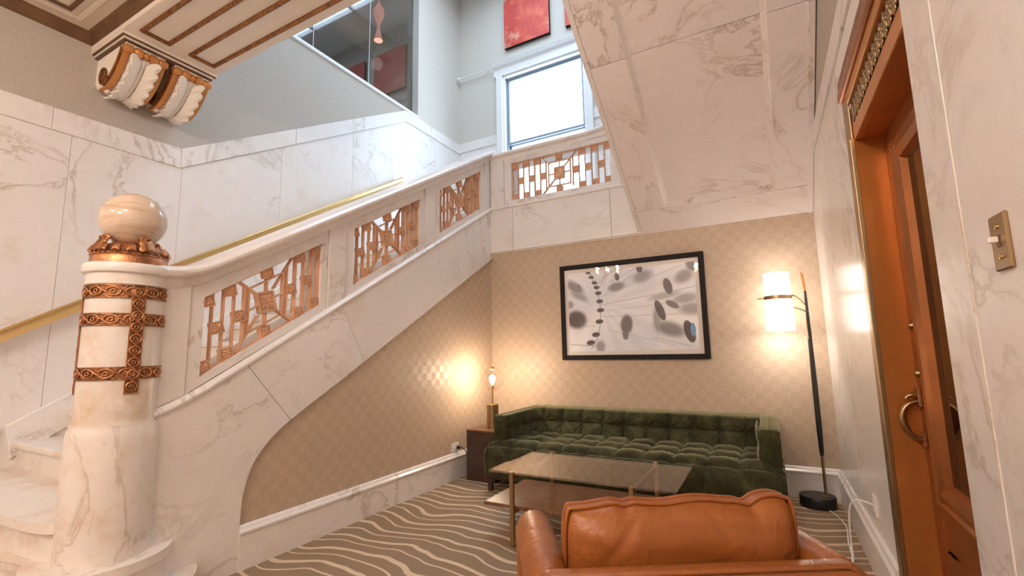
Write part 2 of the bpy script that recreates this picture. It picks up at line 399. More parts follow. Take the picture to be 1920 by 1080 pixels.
# ------------------------------------------------------------------ far wall with the window
wf=empty('wall_far'); tag(wf,kind='structure')
WX0,WX1,WZ0,WZ1=-3.56,-2.17,3.50,5.745
def farp(x0,x1,z0,z1,n='wallpaper_panel',mat='paper_light',y=YF): return box(n,x0,y,z0,x1,y+.2,z1,M[mat],wf)
farp(XW-.1,WX0-.03,4.70,TOPZ); farp(WX1+.03,XR+.1,4.70,TOPZ); farp(WX0-.03,WX1+.03,WZ1+.04,TOPZ)
for x0,x1,z0,z1 in ((XW,WX0-.03,2.3,4.699),(WX0-.03,WX1+.03,2.3,WZ0),(WX1+.03,-.9,2.3,4.699),(-.9,XR,2.3,4.699)): box('marble_slab',x0+.001,YF-.01,z0,x1-.001,YF+.2,z1-.001,M['marble'],wf)
for x0,x1 in ((XW,-3.705),(-2.03,-.9),(-.9,XR)): box('dado_cap',x0+.001,YF-.026,4.6,x1-.001,YF+.1,4.764,M['marble'],wf,bev=.004)
w1=empty('window_1',((WX0+WX1)/2,YF,WZ0)); tag(w1,kind='structure')
w1.location=(0,0,0)
box('casing_side',WX0-.145,YF-.055,WZ0-.1,WX0-.03,YF+.05,5.93,M['white_paint'],w1,bev=.008,seg=2)
box('casing_side',WX1+.03,YF-.055,WZ0-.1,WX1+.145,YF+.05,5.93,M['white_paint'],w1,bev=.008,seg=2)
prism('casing_head',[(YF+.05,5.78),(YF-.055,5.78),(YF-.06,5.9),(YF-.10,5.93),(YF-.125,5.985),(YF+.05,5.985)],'x',WX0-.18,WX1+.18,M['white_paint'],w1)
box('reveal',WX0-.03,YF-.02,WZ0,WX0,YF+.2,WZ1+.03,M['white_paint'],w1); box('reveal',WX1,YF-.02,WZ0,WX1+.03,YF+.2,WZ1+.03,M['white_paint'],w1)
box('reveal',WX0,YF-.02,WZ1,WX1,YF+.2,WZ1+.04,M['white_paint'],w1)
box('window_sill',WX0-.16,YF-.11,WZ0-.05,WX1+.16,YF+.1,WZ0,M['marble'],w1,bev=.006)
def sash(z0,z1,y):
    t=.052
    s=empty('sash'); s.parent=w1
    box('stile',WX0,y,z0,WX0+t,y+.045,z1,M['blue_frame'],s,bev=.004); box('stile',WX1-t,y,z0,WX1,y+.045,z1,M['blue_frame'],s,bev=.004)
    box('rail',WX0+t,y,z1-t,WX1-t,y+.045,z1,M['blue_frame'],s,bev=.004); box('rail',WX0+t,y,z0,WX1-t,y+.045,z0+.04,M['blue_frame'],s,bev=.004)
    box('pane',WX0+t-.005,y+.018,z0+.035,WX1-t+.005,y+.024,z1-t+.005,M['glass'],s)
sash(4.56,WZ1,YF+.06); sash(WZ0,4.60,YF+.115)
box('outer_frame',WX0,YF+.05,WZ0,WX0+.022,YF+.17,WZ1,M['blue_frame'],w1); box('outer_frame',WX1-.022,YF+.05,WZ0,WX1,YF+.17,WZ1,M['blue_frame'],w1); box('outer_frame',WX0,YF+.05,WZ1-.022,WX1,YF+.17,WZ1,M['blue_frame'],w1)
# daylight enters through the window (sampling portal only)
pd=bpy.data.lights.new('window_portal','AREA'); pd.shape='RECTANGLE'; pd.size=WX1-WX0; pd.size_y=WZ1-WZ0; pd.cycles.is_portal=True
po=bpy.data.objects.new('window_portal',pd); COL.objects.link(po); po.location=((WX0+WX1)/2,YF+.26,(WZ0+WZ1)/2); po.rotation_euler=(-math.pi/2,0,0)
# ------------------------------------------------------------------ ceilings
uc=empty('ceiling_upper'); tag(uc,kind='structure')
KX0,KX1,KY0,KY1=-3.9,-.6,2.5,5.7      # glazed laylight over the stairwell
for a in ((-9,-1.2,KX0,YF+.3),(KX1,-1.2,XR+.3,YF+.3),(KX0,-1.2,KX1,KY0),(KX0,KY1,KX1,YF+.3)): box('ceiling_board',a[0],a[1],TOPZ,a[2],a[3],TOPZ+.15,M['white_paint'],uc)
sk=empty('window_2'); tag(sk,kind='structure')
for i in range(4): box('glazing_bar',KX0+i*1.1-.025,KY0,TOPZ+.02,KX0+i*1.1+.025,KY1,TOPZ+.09,M['white_paint'],sk)
for j in range(4): box('glazing_bar',KX0,KY0+j*1.0667-.025,TOPZ+.02,KX1,KY0+j*1.0667+.025,TOPZ+.09,M['white_paint'],sk)
for i in range(3):
    for j in range(3): box('pane',KX0+i*1.1,KY0+j*1.0667,TOPZ+.05,KX0+(i+1)*1.1,KY0+(j+1)*1.0667,TOPZ+.056,M['glass'],sk)
pd2=bpy.data.lights.new('laylight_portal','AREA'); pd2.shape='RECTANGLE'; pd2.size=KX1-KX0; pd2.size_y=KY1-KY0; pd2.cycles.is_portal=True
po2=bpy.data.objects.new('laylight_portal',pd2); COL.objects.link(po2); po2.location=((KX0+KX1)/2,(KY0+KY1)/2,TOPZ+.2)
# hall ceiling with coffer trims, crown moulding
ce=empty('ceiling'); tag(ce,kind='structure')
box('ceiling_board',-4.6,-4.1,HZ,XR+.3,1.40,HZ+.2,M['cream'],ce)
def crown(name,pts,nrm,mat='brown_trim',s=1.0):
    prof=[(0,0),(.010,0),(.014,.02),(.028,.055),(.042,.07),(.046,.09),(0,.09)]
    bm=bmesh.new(); bm_sweep(bm,[(a*s,b*s) for a,b in prof],pts,lambda i:(Vector(nrm),Vector((0,0,1))))
    return frombm(name,bm,M[mat],ce)
crown('crown_moulding',[(XW,-4.05,HZ-.09),(XW,1.385,HZ-.09)],(1,0,0))
crown('crown_moulding',[(XW,1.385,HZ-.09),(XR,1.385,HZ-.09)],(0,-1,0))
def trim_rect(parent,x0,y0,x1,y1,z,w,h,mat,name='panel_trim'):
    pr=[(0,0),(w,0),(w,-h*.5),(w*.75,-h),(w*.3,-h),(0,-h*.4)]
    for (a,b_,nx,ny) in (((x0,y0),(x1,y0),0,1),((x0,y1),(x1,y1),0,-1),((x0,y0),(x0,y1),1,0),((x1,y0),(x1,y1),-1,0)):
        bm=bmesh.new()
        def fr(i): return (Vector((nx,ny,0)),Vector((0,0,1)))
        # mitred ends
        A=Vector((*a,z));B=Vector((*b_,z)); t=(B-A).normalized()
        rings=[]
        for P,sg in ((A,1),(B,-1)):
            rings.append([bm.verts.new(P+Vector((nx,ny,0))*u+Vector((0,0,1))*v+t*sg*u) for u,v in pr])
        n=len(pr)
        for k in range(n): bm.faces.new((rings[0][k],rings[0][(k+1)%n],rings[1][(k+1)%n],rings[1][k]))
        bm.faces.new(rings[0][::-1]); bm.faces.new(rings[1])
        frombm(name,bm,M[mat],parent)
for k in range(3):
    y1=1.187-k*1.55
    trim_rect(ce,-4.283,y1-1.3,-2.6,y1,HZ,.03,.02,'brown_trim','coffer_trim')
    trim_rect(ce,-4.37,y1-1.39,-2.51,y1+.09,HZ,.05,.012,'cream','coffer_trim')
    trim_rect(ce,-2.2,y1-1.3,-.4,y1,HZ,.03,.02,'brown_trim','coffer_trim')
# beam at the edge of the upper floor
bmz=3.557
be=empty('ceiling_beam'); tag(be,'cream ceiling beam with gilded panel mouldings above the corbels','beam')
box('beam_body',XW,1.385,bmz,XR,2.058,bmz+.40,M['cream'],be)
for ya,yb in ((1.45,1.657),(1.781,1.989)): trim_rect(be,-3.89,ya,-.3,yb,bmz,.032,.02,'gold_trim','gilded_moulding')
box('upper_floor_board',XW,-4.1,HZ+.2,XR,2.058,bmz+.40,M['cream'],be)
# corbels
def corbel(y0,label):
    y1=y0+.272; yc=(y0+y1)/2
    c=empty('corbel'); tag(c,label,'corbel','pair of scrolled corbels under the beam')
    front=[(-4.035,3.455),(-4.065,3.40),(-4.105,3.345),(-4.155,3.295),(-4.215,3.25),(-4.28,3.222),(-4.345,3.215),(-4.41,3.225),(-4.46,3.25)]
    prism('body',front+[(-4.5,3.30),(-4.5,3.50),(-4.03,3.50)],'y',y0+.006,y1-.006,M['plaster'],c)
    def fp(t):
        k=t*(len(front)-1); i=min(int(k),len(front)-2); u=k-i
        p=Vector(front[i]).lerp(Vector(front[i+1]),u); d=(Vector(front[i+1])-Vector(front[i])).normalized()
        n=Vector((-d.y,d.x)); n=n if n.x>0 or n.y<0 else -n
        if n.y>0: n=-n
        return p,n
    # gilded edge bands on the front
    for ya,yb in ((y0,y0+.036),(y1-.036,y1)):
        bm=bmesh.new(); prev=None
        for i in range(25):
            p,n=fp(i/24*.86)
            q=p+n*.012; r=p-n*.012
            ring=[bm.verts.new((q.x,ya,q.y)),bm.verts.new((q.x,yb,q.y)),bm.verts.new((r.x,yb,r.y)),bm.verts.new((r.x,ya,r.y))]
            if prev:
                for k in range(4): bm.faces.new((prev[k],prev[(k+1)%4],ring[(k+1)%4],ring[k]))
            else: bm.faces.new(ring)
            prev=ring
        bm.faces.new(prev[::-1]); frombm('edge_band',bm,M['bronze_satin'],c)
    # turned roll along the top front
    L=y1-y0
    prof=[(.0,-.010),(.026,-.008),(.034,.01),(.032,.045),(.022,.055),(.037,.075),(.037,.105),(.020,.115),(.027,.125),(.031,.136),(.027,.147),(.020,.157),(.037,.167),(.037,.197),(.022,.217),(.032,.227),(.034,.262),(.026,.280),(.0,.282)]
    lathe('turned_roll',prof,M['bronze_satin'],c,c=(-4.03,y0,3.452),n=20,axis='y')
    # side volutes
    for ys,sg in ((y0,-1),(y1,1)):
        path=[]
        for i in range(44):
            a=i/43*2.1*2*math.pi; r=.078*(1-i/43*.85)
            path.append((-4.36+r*math.cos(a-1.2)*.8,ys+sg*.002,3.315+r*math.sin(a-1.2)*1.05))
        tube('volute',path,.010,M['gold_trim'],c,n=6)
        path=[(p.x-.03*n_.x,ys+sg*.003,p.y-.03*n_.y) for p,n_ in (fp(i/14*.75) for i in range(15))]
        tube('side_bead',path,.011,M['gold_trim'],c,n=6)
    # acanthus leaf: a fluted centre and overlapping lobed leaflets
    def on(u,v,h):
        p,n=fp(max(0,min(1,u))); q=p+n*h; return (q.x,yc+v,q.y)
    lf=grid('acanthus_leaf',30,21,lambda a,b_:on(.06+.92*a,(b_*2-1)*.088,.010+.012*math.exp(-((b_-.5)/.05)**2)+.004*math.cos((b_-.5)*60*(1.2-a))),M['plaster'],c)
    m=lf.modifiers.new('t','SOLIDIFY'); m.thickness=.012; m.offset=-1
    bm=bmesh.new()
    for sg in (-1,1):
        for k in range(7):
            u0=1.02-k*.135
            for q in range(1):
                # three fingers per leaflet
                uu=u0-.035*q; nu_,nv_=10,11; V=[]
                for a in range(nu_):
                    ta=a/(nu_-1); wv=.050*math.sin(math.pi*min(1,.15+ta*.85))**.6
                    for b2 in range(nv_):
                        tb=b2/(nv_-1)*2-1
                        v=sg*(.018+ta*(.078-.008*q)); u=uu-.14*ta+tb*wv*2.0
                        h=.012+.020*math.sin(ta*math.pi*.62)+.007*(1-tb*tb)+.005*ta*math.cos(tb*3*math.pi)+.012*ta*ta
                        V.append(bm.verts.new(on(u,v,h)))
                for a in range(nu_-1):
                    for b2 in range(nv_-1): bm.faces.new((V[a*nv_+b2],V[(a+1)*nv_+b2],V[(a+1)*nv_+b2+1],V[a*nv_+b2+1]))
    o_=frombm('leaf_lobes',bm,M['plaster'],lf,True); tag(o_,kind='stuff')
    m=o_.modifiers.new('t','SOLIDIFY'); m.thickness=.006; m.offset=-1
    # scalloped skirt at the foot
    bm=bmesh.new()
    for k in range(8):
        yy=y0+.03+k*(L-.06)/7
        bmesh.ops.create_uvsphere(bm,u_segments=8,v_segments=6,radius=.021,matrix=Matrix.Translation((-4.34,yy,3.208))@Matrix.Diagonal((1.6,1,.8,1)))
    tag(frombm('scalloped_edge',bm,M['plaster'],c,True),kind='stuff')
corbel(1.425,'white acanthus corbel with gilded scrolls nearer the brown ceiling cove, left of the pair')
corbel(1.755,'white acanthus corbel with gilded scrolls at the open stairwell end, right of the pair')
cap=be
box('cap_step',XW,1.388,3.535,-3.985,2.060,3.556,M['cream'],cap); box('brown_line',XW,1.392,3.527,-3.990,2.056,3.535,M['brown_trim'],cap)
box('cap_step',XW,1.405,3.512,-4.005,2.043,3.527,M['cream'],cap); box('brown_line',XW,1.41,3.503,-4.010,2.038,3.512,M['brown_trim'],cap)

# ------------------------------------------------------------------ upper hall behind the glass
ur=empty('wall_upper_hall'); tag(ur,kind='structure')
box('upper_wall',-9,-1,4.0,-8.9,YF+.2,TOPZ,M['paper_plain'],ur); box('upper_wall',-9,YF,4.0,XW-.16,YF+.2,TOPZ,M['paper_plain'],ur)
box('upper_wall',-9,-1.2,4.0,XW-.16,-1.0,TOPZ,M['paper_plain'],ur); box('upper_wall',XW-.1,-1.2,4.0,XR+.2,-1.0,TOPZ,M['paper_plain'],ur)
uf=box('floor_upper_hall',-9,-1,3.7,XW-.16,YF,3.98,M['carpet']); tag(uf,kind='structure')
tag(box('ceiling_upper_hall',-8.9,-1,7.30,XW-.16,YF,7.45,M['ceiling_grey']),kind='structure')
tag(box('upper_hall_beam',-6.35,-1,6.95,-6.05,YF,7.30,M['paper_plain']),'beige boxed beam across the upper hall ceiling behind the glass','beam')
sill=box('opening_sill',XW-.17,2.3,4.757,XW+.022,5.285,4.80,M['white_paint'],None,bev=.008,seg=2); tag(sill,'white painted sill under the upper glass opening','sill')
gl=empty('glass_screen'); tag(gl,'frameless glass screen panes above the stair wall','glass screen')
for a,b_ in ((2.31,3.06),(3.066,3.46),(3.466,4.37),(4.376,5.285)): box('pane',-4.625,a,4.80,-4.613,b_,7.25,M['upper_glass'],gl)
for a in (3.063,3.463,4.373): box('glass_edge',-4.625,a-.003,4.80,-4.613,a+.003,7.25,M['white_paint'],gl)
pn=lathe('pendant_lamp',[(.0,6.47),(.075,6.475),(.055,6.56),(.03,6.68),(.022,6.73),(.035,6.80),(.085,6.93),(.095,7.0),(.08,7.07),(.035,7.15),(.015,7.2),(.01,7.3)],M['pink_glass'],None,c=(-5.45,5.36,0),n=24)
upl=bpy.data.lights.new('upper_hall_fill','POINT'); upl.energy=14; upl.color=(1,.86,.74); upl.shadow_soft_size=.1  # bare fill added below the pendant to brighten the upper hall's ceiling and walls
upo=bpy.data.objects.new('upper_hall_fill',upl); COL.objects.link(upo); upo.location=(-5.45,5.36,6.05)
tag(pn,'pink hourglass shaped pendant hanging behind the upper glass','pendant')

# ------------------------------------------------------------------ landing structure and soffit of the upper flight
ld=box('floor_landing',XW,YB+.14,2.42,XR,YF,2.60,M['marble']); tag(ld,kind='structure')
lf=empty('landing_fascia'); tag(lf,'white marble fascia slabs below the landing balustrade','fascia')
for x0,x1 in ((-2.60,-2.325),(-2.322,-1.242),(-1.239,-.955)): box('marble_slab',x0,YB-.03,2.225,x1,YB+.14,2.705,M['marble'],lf,bev=.0015)
box('bottom_lip',-2.62,YB-.012,2.212,-.955,YB+.14,2.226,M['marble_worn'],lf)
so=empty('stair_soffit'); tag(so,'sloping panelled marble underside of the upper stair flight','soffit')
MS=.6685
def sz(y): return 2.215+MS*(YB-y)
nn=Vector((0,MS,1)).normalized()
def sof(name,x0,x1,ya,yb,d0,d1,mat='marble_soffit',bev=.0015):
    """slab on the sloping plane from ya (upper, nearer) to yb, between offsets d0 (below) and d1 (above)"""
    bm=bmesh.new(); v=[]
    for d in (d0,d1):
        for x,y in ((x0,ya),(x1,ya),(x1,yb),(x0,yb)):
            p=Vector((x,y,sz(y)))+nn*d; v.append(bm.verts.new(p))
    for f in ((3,2,1,0),(4,5,6,7),(0,1,5,4),(1,2,6,5),(2,3,7,6),(3,0,4,7)): bm.faces.new([v[i] for i in f])
    if bev: bmesh.ops.bevel(bm,geom=list(bm.edges),offset=bev,segments=1,affect='EDGES')
    return frombm(name,bm,M[mat],so)
g=.0015
for ya,yb in ((1.75,2.97),(2.97,4.10)):
    sof('border_slab',-.953,-.70,ya+g,yb-g,0,.07); sof('border_slab',.15,.385,ya+g,yb-g,0,.07); sof('panel_slab',-.70,.15,ya+g,yb-g,.028,.07)
    # bevelled moulding between border and recessed panel
    for xa,xb in ((-.70,-.665),(.15,.115)):
        bm=bmesh.new(); q=[]
        for y in (ya,yb):
            q.append([bm.verts.new(Vector((x,y,sz(y)))+nn*d) for x,d in ((xa,.002),(xa+(xb-xa)*.35,.010),(xa+(xb-xa)*.4,.018),(xb,.0275),(xa,.03))])
        for k in range(5): bm.faces.new((q[0][k],q[0][(k+1)%5],q[1][(k+1)%5],q[1][k]))
        frombm('panel_moulding',bm,M['marble_soffit'],so)
sof('border_slab',-.953,.385,4.10+g,4.345,0,.07)
bm=bmesh.new(); q=[]
for x in (-.70,.15): q.append([bm.verts.new(Vector((x,4.10-a,sz(4.10-a)))+nn*d) for a,d in ((0,.002),(.012,.010),(.014,.018),(.035,.0275),(0,.03))])
for k in range(5): bm.faces.new((q[0][k],q[0][(k+1)%5],q[1][(k+1)%5],q[1][k]))
frombm('panel_moulding',bm,M['marble_soffit'],so)
sof('wall_moulding',.36,.399,1.75,4.33,-.012,.02,bev=.004)
sof('backing',-.95,.39,1.75,4.4,.072,.2,'joint',0)
# upper flight: treads and outer balustrade (seen only edge-on from below)
uf2=empty('upper_flight'); tag(uf2,'upper marble stair flight above the sloping soffit','stairs')
prism('stringer',[(1.75,sz(1.75)),(4.345,sz(4.345)),(4.345,2.70),(1.75,2.70+MS*(4.345-1.75))],'x',-.99,-.955,M['marble'],uf2)
prism('balustrade_wall',[(1.75,sz(1.75)+.55),(4.30,2.78),(4.30,3.26),(1.75,3.26+MS*2.55)],'x',-1.12,-.99,M['marble'],uf2)
for k in range(9):
    y=4.33-k*.25; z=2.60+(k+1)*.166
    box('tread',-.955,y-.29,z-.03,.385,y+.02,z,M['marble'],uf2,bev=.006)
    box('riser',-.955,y,z-.166,.385,y+.02,z-.03,M['marble'],uf2)

# ------------------------------------------------------------------ lower staircase
st=empty('staircase'); tag(st,'white marble staircase rising from the newel post to the landing','stairs')
NX,NY=-2.70,1.06
def tread_poly(yf,R,n=44):
    """tread outline: from the hall wall, along the front, round the newel"""
    pts=[(XW,yf+.9),(XW,yf)]
    cx=NX-.02
    a0=math.pi*1.28
    for i in range(n+1):
        a=a0+(math.pi*2.5-a0)*i/n
        pts.append((cx+R*math.cos(a),NY+R*math.sin(a)))
    pts.append((cx,yf+.9 if yf+.9>NY+R else NY+R+.02))
    return pts
for (yf,R,z,zb) in ((.30,.37,.13,0),(.57,.262,.28,.13)):
    prism('tread',tread_poly(yf,R),'z',z-.04,z,M['marble_worn'],st,bev=.012,seg=3)
    prism('riser',tread_poly(yf+.03,R-.032),'z',zb-.001,z-.04,M['marble_worn'],st)
# second tread hugs the left of the newel
def curve2(off):
    return [(XW,1.3)]+spline([(XW,.78+off),(-3.6,.815+off),(-3.17,.842+off),(-2.98,.855+off),(-2.88,.865+off),(-2.80,.885+off),(-2.765+ -off,.91+off),(-2.75-off,.95)],6)+[(-2.75-off,1.3)]
prism('tread',curve2(0),'z',.4457-.042,.4457,M['marble_worn'],st,bev=.012,seg=3)
prism('riser',curve2(.03),'z',.28,.404,M['marble_worn'],st,bev=.008,seg=2)
for k in range(13):
    y=1.20+k*.275; z=.611+k*.1657
    if k<12: box('tread',XW,y,z-.04,-2.80,y+.31,z,M['marble_worn'],st,bev=.012,seg=3)
    box('riser',XW,y+.028,z-.1657,-2.80,y+.06,z-.04,M['marble_worn'],st)
box('landing_nosing',XW,4.50,2.56,-2.62,4.58,2.602,M['marble'],st,bev=.01,seg=2)
prism('wall_skirting',[(1.20,.50),(1.16,.72),(4.45,.72+.598*3.29),(4.45,2.45)],'x',XW,XW+.022,M['marble'],st,bev=.006)
prism('wall_skirting',[(.70,.29),(1.14,.5),(1.14,.70),(.70,.62)],'x',XW,XW+.022,M['marble'],st,bev=.006)
box('stair_mass',XW,1.3,0,-2.80,1.6,.55,M['joint'],st)
# stringer slabs on the room side
def lowz(y):
    for (a,za),(b_,zb) in zip(LOW[1:],LOW[2:]):
        if a<=y<=b_: return za+(zb-za)*(y-a)/(b_-a)
    return LOW[-1][1]
def string_slab(top0,top1,bot0,bot1):
    pts=[(top0,ledge(top0)-.012)]
    for q in (1.18,1.24,1.30,1.36,1.42,1.48):
        if top0<q<top1: pts.append((q,ledge(q)-.012))
    pts.append((top1,ledge(top1)-.012))
    if bot1 is not None: pts.append((bot1,lowz(bot1)))
    mids=[p for p in LOW[1:] if (bot0 is None or p[0]>bot0+.003) and p[0]<bot1-.003]
    pts+=mids[::-1]
    if bot0 is None: pts+=[(1.622,0),(top0,0)]
    else: pts.append((bot0,lowz(bot0)))
    prism('stringer_slab',pts,'x',-2.75,XS,M['marble'],st,bev=.0015)
def ease(y,z,k): # flatten towards the newel
    return z if y>1.42 else z+k*(1.42-y)**2
def ledge(y): return ease(y,Lz(y),.55)
string_slab(1.10,1.616,None,1.905); string_slab(1.619,2.27,1.908,2.49); string_slab(2.273,3.95,2.493,3.95); string_slab(3.952,4.33,3.952,4.328)
# ------------------------------------------------------------------ balustrade
ba=empty('balustrade'); tag(ba,'raking marble stair balustrade with three bronze grilles','balustrade')
def sweep_y(name,prof,ys,zf,parent,mat='marble',x=XS):
    bm=bmesh.new(); bm_sweep(bm,prof,[(x,y,zf(y)) for y in ys],lambda i:(Vector((1,0,0)),Vector((0,0,1))))
    o=frombm(name,bm,M[mat],parent,True); sharp(o,30); return o
yy0=[1.13+.04*i for i in range(9)]
sweep_y('ledge_moulding',[(-.20,-.012),(.004,-.012),(.012,-.006),(.012,.006),(.004,.016),(-.012,.028),(-.20,.028)],yy0+[4.31],ledge,ba)
XB0,XB1=-2.83,-2.622    # balustrade thickness
bays=[(1.374,2.107),(2.385,3.124),(3.407,4.135)]
jt=[(1.306,2.155),(2.308,3.185),(3.335,4.20)]
fb=lambda y: ledge(y)+.028
ft=lambda y: Ot(y)+.083
RP=[(-.235,.0),(.004,.0),(.010,.012),(.018,.040),(.036,.052),(.052,.056),(.060,.070),(.060,.085),(.050,.100),(.030,.110),(-.26,.110),(-.285,.085),(-.28,.06),(-.235,.05)]
railz=lambda y: ease(y,Ot(y)+.080,1.1)
for (o0,o1),(p0,p1) in zip(bays,jt):
    prism('bottom_rail',[(p0,fb(p0)),(p1,fb(p1)),(p1,Ob(p1)),(p0,Ob(p0))],'x',XB0,XB1,M['marble'],ba)
    prism('top_rail',[(p0,Ot(p0)),(p1,Ot(p1))]+[(q,railz(q)+.004) for q in ([p1,1.42,1.38,1.34,p0] if p0<1.4 else [p1,p0])],'x',XB0,XB1,M['marble'],ba)
    prism('stile',[(p0,Ob(p0)),(o0,Ob(o0)),(o0,Ot(o0)),(p0,Ot(p0))],'x',XB0,XB1,M['marble'],ba)
    prism('stile',[(o1,Ob(o1)),(p1,Ob(p1)),(p1,Ot(p1)),(o1,Ot(o1))],'x',XB0,XB1,M['marble'],ba)
for a,b_ in ((1.15,1.302),(2.159,2.304),(3.189,3.331),(4.204,4.40)):
    prism('pilaster',[(a,fb(a)),(b_,fb(min(b_,4.33))),(b_,railz(b_)+.004),(a,railz(a)+.004)],'x',XB0,XB1+.010,M['marble'],ba,bev=.002)
sweep_y('handrail_cap',RP,[1.12+.035*i for i in range(10)]+[2.79],railz,ba,x=XS-.012)
sweep_y('handrail_cap',RP,[2.793,4.36],railz,ba,x=XS-.012)
# landing balustrade
la=empty('landing_balustrade'); tag(la,'level marble landing balustrade with one wide bronze grille','balustrade')
YL=YB-.012
gx0,gx1,gz0,gz1=-2.34,-1.225,2.788,3.212
box('ledge_moulding',-2.60,YB-.04,2.705,-.955,YB+.2,2.735,M['marble'],la,bev=.006,seg=2)
box('bottom_rail',-2.43,YL,2.735,-1.135,YL+.2,gz0,M['marble'],la); box('top_rail',-2.43,YL,gz1,-1.135,YL+.2,3.272,M['marble'],la)
box('stile',-2.43,YL,gz0,gx0,YL+.2,gz1,M['marble'],la); box('stile',gx1,YL,gz0,-1.135,YL+.2,gz1,M['marble'],la)
box('pilaster',-2.602,YL-.010,2.735,-2.433,YL+.2,3.272,M['marble'],la,bev=.002); box('pilaster',-1.132,YL-.010,2.735,-.957,YL+.2,3.272,M['marble'],la,bev=.002)
bm=bmesh.new(); xs=[-2.62,-1.55,-1.45,-1.35,-1.25,-1.15,-1.05,-.957]
bm_sweep(bm,[(-a*.9,b_*.82) for a,b_ in RP],[(x,YL+.008,3.268+(0 if x<-1.5 else .34*(x+1.5)**2*1.2)) for x in xs],lambda i:(Vector((0,1,0)),Vector((0,0,1))))
o=frombm('handrail_cap',bm,M['marble'],la,True); sharp(o,30)
prism('ramp_block',[(-1.5,3.268)]+[(x,3.270+(0 if x<-1.5 else .408*(x+1.5)**2)) for x in (-1.45,-1.35,-1.25,-1.15,-1.05,-.957)]+[(-.957,3.268)],'y',YL,YL+.2,M['marble'],la)
lathe('corner_post',[(.085,2.6),(.085,3.36),(.095,3.37),(.095,3.40),(.085,3.44),(.06,3.475),(.03,3.49),(0,3.495)],M['marble'],la,c=(-2.79,4.50,0),n=24)

# ------------------------------------------------------------------ bronze grilles
def rosette_mesh():
    """square plate with an eight-petalled flower in relief, unit size in (u,v), relief towards +w"""
    bm=bmesh.new()
    def P(u,v,w): return bm.verts.new((w,u,v))
    o=[P(-.5,-.5,0),P(.5,-.5,0),P(.5,.5,0),P(-.5,.5,0)]; i_=[P(-.40,-.40,0),P(.40,-.40,0),P(.40,.40,0),P(-.40,.40,0)]
    d=[P(-.37,-.37,-.10),P(.37,-.37,-.10),P(.37,.37,-.10),P(-.37,.37,-.10)]
    bk=[P(-.5,-.5,-.8),P(.5,-.5,-.8),P(.5,.5,-.8),P(-.5,.5,-.8)]
    for k in range(4):
        j=(k+1)%4
        bm.faces.new((o[k],o[j],i_[j],i_[k])); bm.faces.new((i_[k],i_[j],d[j],d[k])); bm.faces.new((bk[k],bk[j],o[j],o[k]))
    bm.faces.new(d); bm.faces.new(bk[::-1])
    for k in range(8):
        a=k*math.pi/4; L=.51 if k%2 else .39; w=.15
        c,s=math.cos(a),math.sin(a)
        def R(u,v,h): return P(u*c-v*s,u*s+v*c,h)
        p0=R(.04,0,.02);p1=R(L*.6,w,-.05);p2=R(L,0,-.03);p3=R(L*.6,-w,-.05);pm=R(L*.55,0,.08)
        for f in ((p0,p1,pm),(p1,p2,pm),(p2,p3,pm),(p3,p0,pm)): bm.faces.new(f[::-1])
    cc=[P(.09*math.cos(k*math.pi/3),.09*math.sin(k*math.pi/3),.06) for k in range(6)]; t=P(0,0,.13)
    for k in range(6): bm.faces.new((cc[k],cc[(k+1)%6],t))
    bmesh.ops.recalc_face_normals(bm,faces=bm.faces)
    me=bpy.data.meshes.new('rosette'); bm.to_mesh(me); bm.free(); me.materials.append(M['grille_bronze']); return me
ROS=rosette_mesh()
